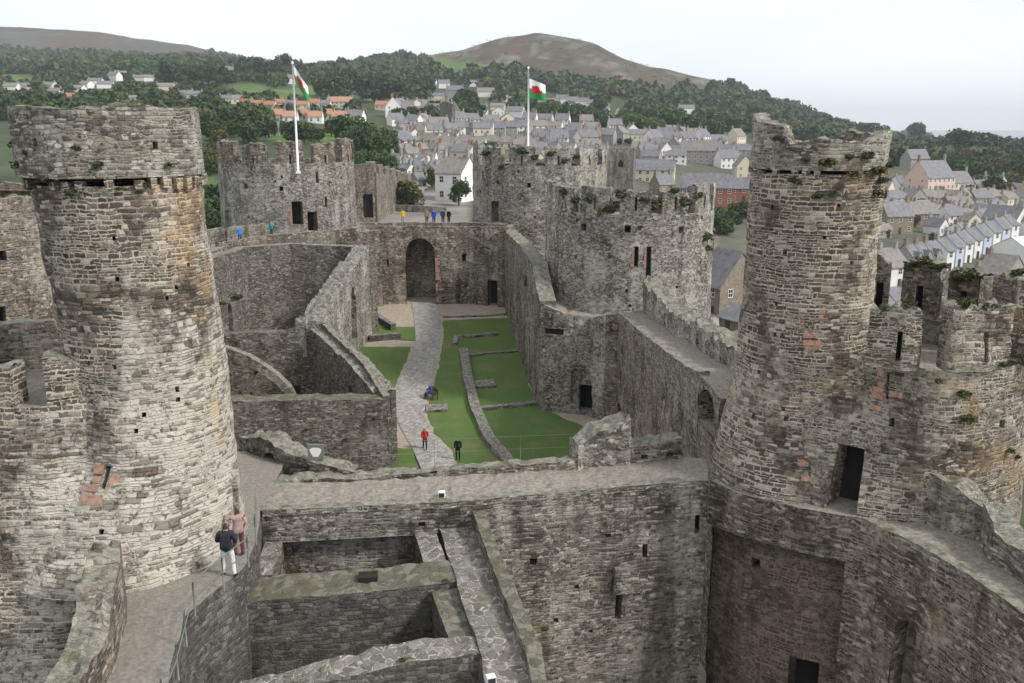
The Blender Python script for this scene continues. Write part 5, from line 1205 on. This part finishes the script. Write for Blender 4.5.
CR['tuft'] = [leafmesh('foliage', 160, 80 + i, 'leafwall', .8, False, 5, .22) for i in range(4)]
_mb = MB(); _mb.tube([(0, 0, -.06), (.01, 0, .2), (-.01, .02, .45), (.02, 0, .7)], [.045, .034, .024, .01], 7)
for a in range(5): _mb.tube([(0, 0, .28 + a * .06), (.16 * math.cos(a * 2.2), .16 * math.sin(a * 2.2), .45 + a * .07)], [.016, .006], 5)
_o = _mb.build('trunk', 'bark'); TRUNK = _o.data; bpy.data.objects.remove(_o)
TREES = {}
KN = {'dark': 'dark green tree', 'mid': 'green leafy tree', 'light': 'light green tree', 'olive': 'olive green tree', 'pine': 'dark pointed conifer', 'bush': 'low green bush'}
def tree(x, y, hpx, kind, cluster, wf=1.0, label=None):
    p = hit(x, y); k = p.y * cp + (CH - p.z) * sp; h = hpx * k / F; w = h * wf
    nm = 'bush' if kind == 'bush' else ('conifer' if kind == 'pine' else 'broadleaf_tree')
    e = empty(nm, p - Vector((0, 0, .2)), label, 'bush' if kind == 'bush' else 'tree', cluster); e.rotation_euler.z = random.uniform(0, 6.28); e.scale = (w, w, h)
    o = bpy.data.objects.new('crown', random.choice(CR[kind])); COL.objects.link(o); o.parent = e
    if k < 520 and kind != 'bush': o = bpy.data.objects.new('trunk', TRUNK); COL.objects.link(o); o.parent = e
    if not label: TREES.setdefault((cluster, kind), []).append((x, e))
random.seed(21)
def band(n, x0, x1, y0, y1, h0, h1, kinds, cluster, wf=(1, 1.5)):
    for i in range(n):
        t = (i + random.uniform(.1, .9)) / n; x = x0 + (x1 - x0) * t
        tree(x, random.uniform(y0, y1), random.uniform(h0, h1), random.choice(kinds), cluster, random.uniform(*wf))
band(9, 168, 232, 84, 88, 18, 28, ['dark'], 'left skyline belt', (.9, 1.3)); band(6, 236, 290, 78, 82, 18, 26, ['dark'], 'left skyline belt', (.9, 1.3))
band(7, 318, 356, 97, 102, 20, 30, ['dark', 'mid'], 'wood behind the left flag', (1, 1.4)); band(4, 362, 398, 102, 104, 30, 34, ['mid', 'dark'], 'wood behind the left flag', (1, 1.2)); band(5, 398, 430, 98, 104, 22, 30, ['dark'], 'wood behind the left flag', (.9, 1.2))
band(9, 200, 226, 112, 150, 14, 24, ['dark', 'mid', 'dark'], 'slope right of pale tower'); band(12, 228, 345, 134, 146, 14, 24, ['dark', 'mid', 'mid'], 'slope above left flag tower')
band(7, 203, 222, 205, 240, 22, 34, ['mid', 'dark'], 'thicket right of pale tower'); band(7, 204, 222, 150, 178, 16, 24, ['mid', 'dark', 'olive'], 'slope right of pale tower')
band(10, 345, 392, 140, 168, 22, 34, ['dark', 'mid'], 'trees left of the street', (.9, 1.3))
band(8, 20, 200, 97, 103, 6, 9, ['dark', 'mid'], 'far left house slope', (1.1, 1.8)); band(8, 0, 190, 79, 84, 6, 9, ['dark'], 'far left house slope', (1.1, 1.8))
band(10, 395, 475, 112, 124, 12, 20, ['dark', 'mid'], 'town centre roofs'); band(9, 455, 480, 112, 124, 18, 26, ['dark'], 'town centre roofs', (.9, 1.2)); band(6, 460, 500, 150, 160, 10, 14, ['mid'], 'town centre roofs')
band(12, 540, 600, 118, 127, 14, 22, ['mid', 'dark', 'light'], 'belt below pale hillside row'); band(14, 600, 700, 127, 136, 14, 24, ['mid', 'dark', 'light', 'mid'], 'belt below pale hillside row'); band(9, 690, 748, 133, 140, 18, 26, ['mid', 'dark', 'light'], 'hill foot by brown tower')
band(6, 708, 742, 222, 236, 16, 26, ['mid', 'olive', 'dark'], 'garden below red brick house')
band(12, 860, 932, 140, 150, 16, 28, ['dark', 'dark', 'mid'], 'right skyline belt', (.9, 1.3)); band(8, 940, 990, 158, 164, 24, 36, ['dark', 'dark'], 'tall skyline clump at right', (.9, 1.2)); band(8, 990, 1030, 154, 162, 14, 26, ['dark', 'dark', 'mid'], 'right skyline belt', (.9, 1.3))
band(16, 935, 1030, 166, 180, 14, 22, ['dark', 'mid', 'dark', 'olive'], 'slope below right skyline', (1.1, 1.6)); band(16, 960, 1035, 182, 202, 16, 26, ['dark', 'mid', 'olive'], 'slope below right skyline', (1.1, 1.6))
band(6, 1000, 1030, 470, 560, 40, 70, ['dark', 'mid'], 'thicket below brown tower')
band(22, 398, 478, 112, 176, 7, 11, ['dark', 'mid', 'mid'], 'gardens left of ragged tower'); band(22, 520, 745, 118, 172, 7, 11, ['dark', 'mid'], 'gardens among upper lanes'); band(16, 880, 1030, 196, 246, 8, 13, ['dark', 'mid', 'olive'], 'gardens in right streets')
band(9, 350, 400, 172, 188, 16, 24, ['dark', 'mid', 'mid'], 'trees behind the outwork wall')
tree(406, 210, 30, 'olive', None, 1.25, 'round olive green tree on the terrace behind the gate wall'); tree(459, 206, 26, 'mid', None, 1.0, 'bushy dark green tree in front of the big white house'); tree(432, 188, 22, 'mid', None, .8, 'slim green tree beside the street among white houses')
tree(365, 214, 18, 'bush', None, 1.2, 'low bush on the grey outwork wall')
for (c, kd), lst in TREES.items():
    lst.sort(key=lambda q: q[0])
    for i, (x, e) in enumerate(lst): e['label'] = '%s %s from left, %s' % (ordw(i), KN[kd], c) if len(lst) > 1 else 'only %s, %s' % (KN[kd], c)
# distant woods: one mass
HB = [(*pix(o.location), 9) for o in bpy.data.objects if o.type == 'EMPTY' and o.name.split('.')[0] == 'house' and o.location.y > 380]
def woods():
    rg = np.random.default_rng(5); cols_ = ['leafdark', 'leafmid', 'leafolive', 'leafmid', 'leafdark']
    V, Fc, Mi = [], [], []; cnt = 0; tries = 0
    while cnt < 8200 and tries < 200000:
        tries += 1
        px = rg.uniform(-40, 1065); Y = math.exp(rg.uniform(math.log(430), math.log(2300))); X = (px - 512) / 914 * Y; z = land(X, Y); a, py = pix((X, Y, z))
        c = cover(a, py, Y)
        heath = c in (C_HEATH, C_SCRUB, C_ROCK, C_MOOR)
        if c == C_FIELD or (heath and rg.uniform() > .55): continue
        if c == C_ROUGH and Y < 1150 and nz(px * .03, Y * .006, 3) < (-.62 if px < 420 else -.08): continue
        if c == C_ROUGH and Y > 1900 and nz(px * .03, Y * .004, 3) < -.25: continue
        if (Y < 760 and px > 360 and px < 860) or (Y < 640 and px >= 860): continue
        if any(abs(a - hx) < hw_ and -2 < py - hy < (9 if hx < 420 else 24) for hx, hy, hw_ in HB): continue
        cnt += 1; h = rg.uniform(8, 15) * (1.25 if Y > 1100 else ((.55 if Y < 900 else .8) if px < 420 else 1)); h = rg.uniform(1.2, 3.6) if heath else h; w = h * rg.uniform(.5, .8) * (2 if heath else 1); mi = 2 if heath and rg.uniform() < .7 else int(rg.integers(5)) if nz(px * .04, Y * .005, 8) > -.1 else 0
        n = 14 if heath else 46
        d = rg.normal(size=(n, 3)); d /= np.linalg.norm(d, axis=1)[:, None]; d[:, 2] = np.abs(d[:, 2]) * 1.0
        ce = np.array([X, Y, z + h * .25]) + d * np.array([w, w, h * .72]) * rg.uniform(.75, 1.05, size=(n, 1))
        u = rg.normal(size=(n, 3)); u /= np.linalg.norm(u, axis=1)[:, None]; v = np.cross(u, rg.normal(size=(n, 3))); v /= np.linalg.norm(v, axis=1)[:, None]
        s = (h * .22) * rg.uniform(.5, 1.1, size=(n, 1))
        q = np.stack([ce + u * s, ce + v * s, ce - u * s, ce - v * s], 1).reshape(-1, 3); b = len(V) * 0 + sum(len(t) for t in V[-0:]) if False else None
        V.append(q); Mi += [mi] * n
    V = np.concatenate(V); n = len(V) // 4
    me = bpy.data.meshes.new('woodland'); me.from_pydata([tuple(p) for p in V], [], [(4 * i, 4 * i + 1, 4 * i + 2, 4 * i + 3) for i in range(n)])
    for c in cols_: me.materials.append(M[c])
    me.polygons.foreach_set('material_index', Mi); o = bpy.data.objects.new('woodland', me); COL.objects.link(o); tag(o, 'distant woods covering the hillsides behind the town', 'woodland', None, 'stuff')
woods()
# plants growing on the masonry
def tuft(loc, s, label, grp, n=None):
    e = bpy.data.objects.new('wall_plant', CR['tuft'][random.randrange(4)]); COL.objects.link(e); e.location = Vector(loc) - Vector((0, 0, s * .35)); e.scale = (s * 1.2, s * 1.2, s); e.rotation_euler.z = random.uniform(0, 6); tag(e, label, 'plant', grp)
random.seed(33)
def tufts(cx, cy, r, lst, where):
    lst = sorted(lst)
    for i, (a, z, s) in enumerate(lst):
        tuft((cx + r * math.sin(R(a)), cy - r * math.cos(R(a)), z), s, 'green tuft %s from left %s' % (ordw(i), where), 'plants growing on the towers')
tufts(-11.9, 27.5, 2.62, [(-62, 23.5, .45), (-48, 22.9, .4), (-35, 23.3, .3), (-20, 22.5, .4), (2, 23.4, .35), (14, 22.9, .42), (24, 22.3, .32), (-5, 22.2, .4), (40, 22.4, .3), (55, 22.9, .3)], 'on the parapet of the pale tower')
tufts(11.33, 34, 2.5, [(-50, 23.6, .5), (-36, 22.1, .55), (-10, 22.7, .85), (-15, 21.6, .6), (6, 22.9, .5), (22, 23.0, .6), (34, 22.4, .8), (44, 22.1, .6), (55, 22.6, .5), (10, 22.3, .5), (-28, 22.8, .4), (38, 21.6, .6), (-5, 21.7, .4)], 'on the parapet of the brown tower')
tufts(10.1, 78, 7.15, [(-55, 18.6, 1.3), (-45, 18.2, 1.1), (-32, 18.4, 1.6), (-22, 17.6, 1.5), (-12, 18.8, 1.5), (2, 18.3, 1.2), (10, 17.9, 1.6), (22, 18.9, 1.2), (30, 18.2, 1.6), (42, 18.6, 1.2), (55, 15.2, 1.5), (58, 14.2, 1.2), (0, 16.2, .6), (-18, 14, .7)], 'on the broad pale tower right of the lawn')
tufts(3.3, 110.5, 8.05, [(-50, 20.9, 1.6), (-34, 19.4, 1.0), (-15, 21.3, 1.8), (-6, 20.6, 1.3), (6, 21, 1.3), (18, 20.2, 1.1), (30, 20.5, 1.2)], 'on the ragged tower under the right flag')
tufts(14.3, 33.4, 4.85, [(-25, 18.2, .5), (-17, 18.3, .55), (3, 18.35, .6), (14, 18.3, .5), (20, 18.0, .5), (45, 18.2, .7), (55, 18.0, .6), (82, 18.4, .7), (92, 18.6, .7)], 'on top of the near merlons of the wide drum')
tufts(14.3, 33.4, 5.1, [(-12, 15.9, .3), (-4, 15.9, .35), (6, 15.4, .6), (9, 14.5, .8), (22, 16.3, .4), (33, 16.5, .45), (38, 16.2, .45), (52, 15.9, .8), (55, 15.3, .6), (-20, 13.4, .3), (-26, 13.3, .3), (4, 13.5, .25), (33, 13.2, .35), (40, 12.8, .35), (50, 14.1, .4)], 'on the wide drum joined to the brown tower')
tufts(14.3, 33.4, 4.3, [(132, 18.4, .7), (168, 18.2, .7), (160, 15.8, .9), (185, 18, .6), (114, 18.3, .9), (122, 18.0, .8), (140, 18.6, .8), (147, 18.3, .7)], 'on the far merlons of the wide drum')
for i, (x, y, Y, s) in enumerate(((238, 300, 74, 1.2), (222, 305, 40, .5), (330, 355, 60, .6), (345, 440, 59.9, .6), (375, 418, 59.9, .5), (305, 430, 59.9, .5))):
    p = at_y(x, y, Y); tuft(p, s, ('ivy tuft beside the dark arch of the hall', 'weed on the wall top right of the pale tower', 'moss tuft on the front edge of the hall', 'green patch of ivy low on the hall front', 'ivy patch near the corner of the hall front', 'ivy patch in the middle of the hall front')[i], None)
for i, (p, s, l) in enumerate((((-2.2, 26.4, 9.75), .35, 'weed where the mossy partition meets the cobbled spine wall'), ((-.6, 22.5, 9.8), .3, 'weed at the joint of the near cobbled wall'), ((-8.1, 22.0, 8.6), .7, 'fern hanging on the wall below the curved footway'), ((.95, 22.6, 10.3), .3, 'weed on the coping beside the cobbled spine wall'), ((.75, 25, 10.3), .25, 'small weed farther up the coping of the spine wall'), ((-3, 21.9, 9.8), .25, 'weed on the near cobbled wall top'))):
    tuft(p, s, l, None)
# ------------------------------------------------------------------ people
M['skin'] = simple('skin', (.50, .31, .22), .06, 8, .6)
PCOL = {}
def cloth(c):
    if c not in PCOL: PCOL[c] = simple('cloth ' + str(len(PCOL)), c, .18, 14, .9)
    return PCOL[c]
BONES = [('pelvis', 'spine'), ('spine', 'chest'), ('chest', 'neck'), ('neck', 'head'), ('head', 'crown')]
def person(loc, yaw, label, top, bottom, hair, pose='stand', shoes=(.03, .03, .03), h=1.72, sleeves=True, group=None, lean=0.0, skirt=None, longhair=False, hood=False, lod=1):
    s = h / 1.72
    J = {'pelvis': (0, 0, .95), 'spine': (0, .01, 1.10), 'chest': (0, .0, 1.30), 'neck': (0, .0, 1.47), 'head': (0, .02, 1.57), 'crown': (0, .015, 1.665), 'nose': (0, .115, 1.565)}
    for sx, n in ((-1, 'L'), (1, 'R')):
        J['shoulder' + n] = (sx * .175, -.005, 1.40); J['elbow' + n] = (sx * .235, -.03, 1.13); J['wrist' + n] = (sx * .235, .05, .90)
        J['hip' + n] = (sx * .095, 0, .90); J['knee' + n] = (sx * .105, .02, .49); J['ankle' + n] = (sx * .105, -.03, .085); J['toe' + n] = (sx * .125, .13, .035)
    if pose == 'walk':
        J['kneeL'] = (-.10, .16, .52); J['ankleL'] = (-.10, .20, .10); J['toeL'] = (-.11, .36, .06); J['kneeR'] = (.10, -.02, .49); J['ankleR'] = (.10, -.30, .14); J['toeR'] = (.11, -.16, .035)
        J['elbowL'] = (-.24, -.14, 1.15); J['wristL'] = (-.22, -.08, .93); J['elbowR'] = (.24, .04, 1.13); J['wristR'] = (.21, .2, .96)
    if pose == 'stride':
        J['kneeL'] = (-.13, .10, .50); J['ankleL'] = (-.16, .06, .085); J['toeL'] = (-.18, .22, .035); J['kneeR'] = (.14, .02, .49); J['ankleR'] = (.19, -.10, .085); J['toeR'] = (.22, .06, .035)
        J['elbowL'] = (-.27, .02, 1.15); J['wristL'] = (-.20, .22, 1.05); J['elbowR'] = (.27, .0, 1.13); J['wristR'] = (.2, .2, 1.0)
    if pose == 'reach':
        J['elbowL'] = (-.26, .16, 1.25); J['wristL'] = (-.22, .38, 1.30); J['elbowR'] = (.26, -.02, 1.12); J['wristR'] = (.24, .12, .93)
        J['kneeL'] = (-.10, .10, .50); J['ankleL'] = (-.10, .07, .085); J['toeL'] = (-.11, .23, .035)
    if pose == 'sit':
        for k in list(J):
            J[k] = (J[k][0], J[k][1], J[k][2] - .42)
        for sx, n in ((-1, 'L'), (1, 'R')):
            J['hip' + n] = (sx * .10, .02, .50); J['knee' + n] = (sx * .12, .45, .52); J['ankle' + n] = (sx * .12, .50, .085); J['toe' + n] = (sx * .13, .66, .035)
            J['elbow' + n] = (sx * .24, .10, .76); J['wrist' + n] = (sx * .14, .32, .64)
    if lean:
        for k, p in J.items():
            if p[2] > .93 or k[:5] in ('elbow', 'wrist'): J[k] = (p[0], p[1] + (p[2] - .9) * lean, p[2] - abs(lean) * .05)
    E = [('pelvis', 'spine'), ('spine', 'chest'), ('chest', 'neck'), ('neck', 'head'), ('head', 'crown'), ('head', 'nose')]
    for n in 'LR': E += [('chest', 'shoulder' + n), ('shoulder' + n, 'elbow' + n), ('elbow' + n, 'wrist' + n), ('pelvis', 'hip' + n), ('hip' + n, 'knee' + n), ('knee' + n, 'ankle' + n), ('ankle' + n, 'toe' + n)]
    RAD = {'pelvis': (.15, .11), 'spine': (.135, .10), 'chest': (.16, .115), 'neck': (.055, .055), 'head': (.078, .092), 'crown': (.07, .08), 'nose': (.018, .018)}
    for n in 'LR': RAD.update({'shoulder' + n: (.062, .062), 'elbow' + n: (.044, .044), 'wrist' + n: (.028, .028), 'hip' + n: (.092, .092), 'knee' + n: (.060, .060), 'ankle' + n: (.042, .042), 'toe' + n: (.036, .030)})
    # hands: palm, four fingers and a thumb on each wrist
    for n, sx in (('L', -1), ('R', 1)):
        e_, w_ = Vector(J['elbow' + n]), Vector(J['wrist' + n]); d = (w_ - e_).normalized(); side = d.cross(Vector((sx, 0, 0))).normalized(); inn = d.cross(side).normalized()
        pm = w_ + d * .07; J['palm' + n] = tuple(pm); E.append(('wrist' + n, 'palm' + n)); RAD['palm' + n] = (.034, .02)
        for i, ln in enumerate((.062, .075, .07, .055)):
            o = side * ((i - 1.5) * .021); a = 'f%d%s' % (i, n); J[a] = tuple(pm + o + d * ln * .6); J[a + 't'] = tuple(pm + o * 1.1 + d * ln - inn * .022 * sx)
            E += [('palm' + n, a), (a, a + 't')]; RAD[a] = (.0095, .0095); RAD[a + 't'] = (.0075, .0075)
        J['th' + n] = tuple(w_ + d * .045 + side * .045); J['tht' + n] = tuple(w_ + d * .085 + side * .058); E += [('wrist' + n, 'th' + n), ('th' + n, 'tht' + n)]; RAD['th' + n] = (.011, .011); RAD['tht' + n] = (.008, .008)
    names = list(J); ix = {k: i for i, k in enumerate(names)}
    me = bpy.data.meshes.new('skeleton'); me.from_pydata([Vector(J[k]) * s for k in names], [(ix[a], ix[b]) for a, b in E], [])
    ob = bpy.data.objects.new('skeleton', me); COL.objects.link(ob)
    md = ob.modifiers.new('skin', 'SKIN'); md.use_smooth_shade = True; md.branch_smoothing = .4
    if not me.skin_vertices: me.skin_vertices.new() if hasattr(me.skin_vertices, 'new') else None
    for k in names:
        v = me.skin_vertices[0].data[ix[k]]; v.radius = (RAD[k][0] * s, RAD[k][1] * s); v.use_root = k == 'pelvis'
    sb = ob.modifiers.new('smooth', 'SUBSURF'); sb.levels = sb.render_levels = lod
    dg = bpy.context.evaluated_depsgraph_get(); dg.update(); ev = ob.evaluated_get(dg); body = bpy.data.meshes.new_from_object(ev); bpy.data.objects.remove(ob)
    body.materials.clear(); body.materials.append(M['skin'])
    o = bpy.data.objects.new('person', body); COL.objects.link(o); o.location = loc; o.rotation_euler = (0, 0, yaw); tag(o, label, 'person', group)
    segs = [(a, b, Vector(J[a]) * s, Vector(J[b]) * s) for a, b in E]
    def near(p):
        bd, bb = 1e9, None
        for a, b, A, B in segs:
            t = max(0, min(1, (p - A).dot(B - A) / max((B - A).length_squared, 1e-9))); d = (p - (A + (B - A) * t)).length - (RAD[a][0] * (1 - t) + RAD[b][0] * t) * s
            if d < bd: bd, bb = d, (a, b, t)
        return bb
    cls = []
    for f in body.polygons:
        a, b, t = near(f.center); n = a[:-1] if a[-1] in 'LR' else a; z = f.center.z / s
        if a in ('head', 'crown') or (a == 'neck' and t > .35): c = 'head'
        elif a == 'neck': c = 'skin'
        elif n in ('shoulder',) or (a == 'chest'): c = 'top' if (sleeves or n != 'shoulder') else 'skin'
        elif n == 'elbow': c = 'top' if sleeves and t < .9 else 'skin'
        elif a == 'spine': c = 'top'
        elif a == 'pelvis' and b == 'spine': c = 'top' if t > .1 else 'bottom'
        elif a == 'pelvis' or n in ('hip', ) or (n == 'knee' and t < .93): c = 'bottom'
        elif n in ('ankle', 'knee'): c = 'shoe'
        else: c = 'skin'
        cls.append(c)
    hd = Vector(J['head']) * s
    def shell(name, sel, off, mat):
        mb = MB(); mp = {}
        for f in body.polygons:
            if not sel(f): continue
            id_ = []
            for vi in f.vertices:
                if vi not in mp:
                    v = body.vertices[vi]; mp[vi] = len(mb.v); mb.v.append(tuple(v.co + v.normal * off * (1 + .5 * nz(v.co.x * 14, v.co.y * 14, v.co.z * 9))))
                id_.append(mp[vi])
            mb.face(id_, None, 0, True)
        if mb.f: return mb.build(name, mat, o)
    shell('trousers', lambda f: cls[f.index] == 'bottom', .014, cloth(bottom))
    shell('jacket' if sleeves else 'top', lambda f: cls[f.index] == 'top' or (cls[f.index] == 'bottom' and near(f.center)[0] == 'pelvis'), .026, cloth(top))
    shell('shoe', lambda f: cls[f.index] == 'shoe' and f.center.x < 0, .012, cloth(shoes)); shell('shoe', lambda f: cls[f.index] == 'shoe' and f.center.x >= 0, .012, cloth(shoes))
    lim = 1.60 - (.42 if pose == 'sit' else 0)
    shell('hood' if hood else 'hair', lambda f: cls[f.index] == 'head' and (f.center.z > (hd.z + .055 * s) or f.center.y < hd.y - .025 * s) or (longhair and cls[f.index] in ('head', 'skin') and f.center.y < hd.y - .03 and f.center.z > hd.z - .22 * s), .02 if not hood else .032, cloth(hair))
    mb = MB()
    for sx in (-1, 1): mb.box(hd + Vector((sx * .03, .088, .025)) * s, (.022 * s, .01, .012 * s))
    mb.build('eyes', cloth((.03, .025, .02)), o)
    mb = MB(); mb.box(hd + Vector((0, .088, -.045)) * s, (.045 * s, .012, .012 * s)); mb.build('mouth', cloth((.35, .14, .12)), o)
    return o
def bag(p, yaw, zc, c, label, w=.30, h=.42, back=-.2):
    e = empty('rucksack', (p[0], p[1], p[2]), label, 'rucksack', None, yaw)
    mb = MB(); mb.box((0, back, zc), (w, .16, h), 0, 0, .82); mb.box((0, back - .09, zc - .06), (w * .72, .06, h * .5), 0, 0, .9); mb.build('pack', cloth(c), e)
    for s in (-1, 1):
        mb = MB(); mb.tube([(s * .09, back + .08, zc + h * .4), (s * .1, .06, zc + h * .5), (s * .12, .17, zc + .02), (s * .13, -.02, zc - h * .42)], .018, 5); mb.build('strap', cloth(c), e)
P0 = at_z(229, 576, 10.9)
person((P0.x, P0.y, 10.9), R(8), 'man in a dark jacket and white trousers walking up the curved footway', (.03, .032, .04), (.60, .60, .60), (.035, .025, .02), 'stride', lod=2, h=1.74)
bag((P0.x, P0.y, 10.9), R(8), 1.24, (.025, .025, .03), 'dark rucksack on the back of the man in white trousers')
P1 = at_z(240, 556, 10.9)
person((P1.x, P1.y, 10.9), R(38), 'woman in a patterned sleeveless top and dark red trousers by the tower doorway', (.34, .24, .23), (.15, .05, .06), (.07, .03, .02), 'reach', sleeves=False, lod=2, h=1.66, longhair=True)
q = at_g(425, 449, .05); person(q, R(190), 'person in a red hooded coat and dark trousers on the paved path', (.42, .035, .03), (.02, .02, .028), (.42, .035, .03), 'walk', hood=True, h=1.7)
q = at_g(458, 460, .05); person(q, R(170), 'person all in black standing at the edge of the paved path', (.013, .013, .015), (.014, .014, .016), (.012, .01, .01), 'stand', hood=True, h=1.78)
person(BENCH + Vector((-.1, -.02, 0)), R(-62 + 180), 'person in a bright blue jacket sitting on the bench by the path', (.03, .07, .36), (.03, .04, .10), (.05, .03, .02), 'sit')
q = (-28.9, 88.0, 12.5); 
for i, (x, Y, z, yaw, lab, t, b, hh, ps) in enumerate(((227, 90, 12.5, 100, 'person in a dark brown coat on the south wall walk', (.07, .04, .03), (.03, .03, .04), (.04, .02, .02), 'stand'), (240, 91.5, 12.5, 200, 'person in a bright blue anorak on the south wall walk', (.03, .22, .60), (.05, .06, .1), (.06, .03, .02), 'stand'), (272, 96.6, 12.5, 170, 'person in a turquoise jacket leaning by the left flag tower', (.03, .30, .34), (.05, .06, .1), (.05, .03, .02), 'reach'),
        (403, 103.2, 13.2, 190, 'person in a yellow jacket and white hat on the gate wall', (.62, .42, .03), (.3, .3, .3), (.6, .58, .5), 'stand'), (427, 102.9, 13.2, 160, 'person in a dusty pink jacket on the gate wall', (.40, .20, .16), (.08, .06, .06), (.06, .03, .02), 'stand'), (434, 102.6, 13.2, 180, 'person in a vivid royal blue coat on the gate wall', (.02, .06, .50), (.03, .03, .08), (.05, .03, .02), 'stand'), (443, 103.0, 13.2, 200, 'person in a navy blue jacket on the gate wall', (.02, .03, .10), (.03, .03, .05), (.05, .03, .02), 'stand'), (449, 102.8, 13.2, 150, 'person in black at the right of the group on the gate wall', (.012, .012, .014), (.02, .02, .02), (.02, .015, .01), 'stand'))):
    k = Y * cp + (CH - z) * sp; person(((x - 512) / F * k, Y, z), R(yaw), lab, t, b, hh, ps, group='visitors on the far wall walks')
e = person

# ------------------------------------------------------------------ air
m = bpy.data.materials.new('haze'); m.use_nodes = True; nt = m.node_tree; nt.nodes.clear()
_o = NN(nt, 'ShaderNodeOutputMaterial'); _v = NN(nt, 'ShaderNodeVolumePrincipled'); _v.inputs['Color'].default_value = (.86, .92, 1.0, 1); _v.inputs['Density'].default_value = HAZE = .0001
nt.links.new(_v.outputs[0], _o.inputs['Volume']); M['haze'] = m
bm = MB(); bm.box((0, 6000, 110), (19000, 12400, 290)); o = bm.build('haze', 'haze'); tag(o, None, None, None, 'stuff')
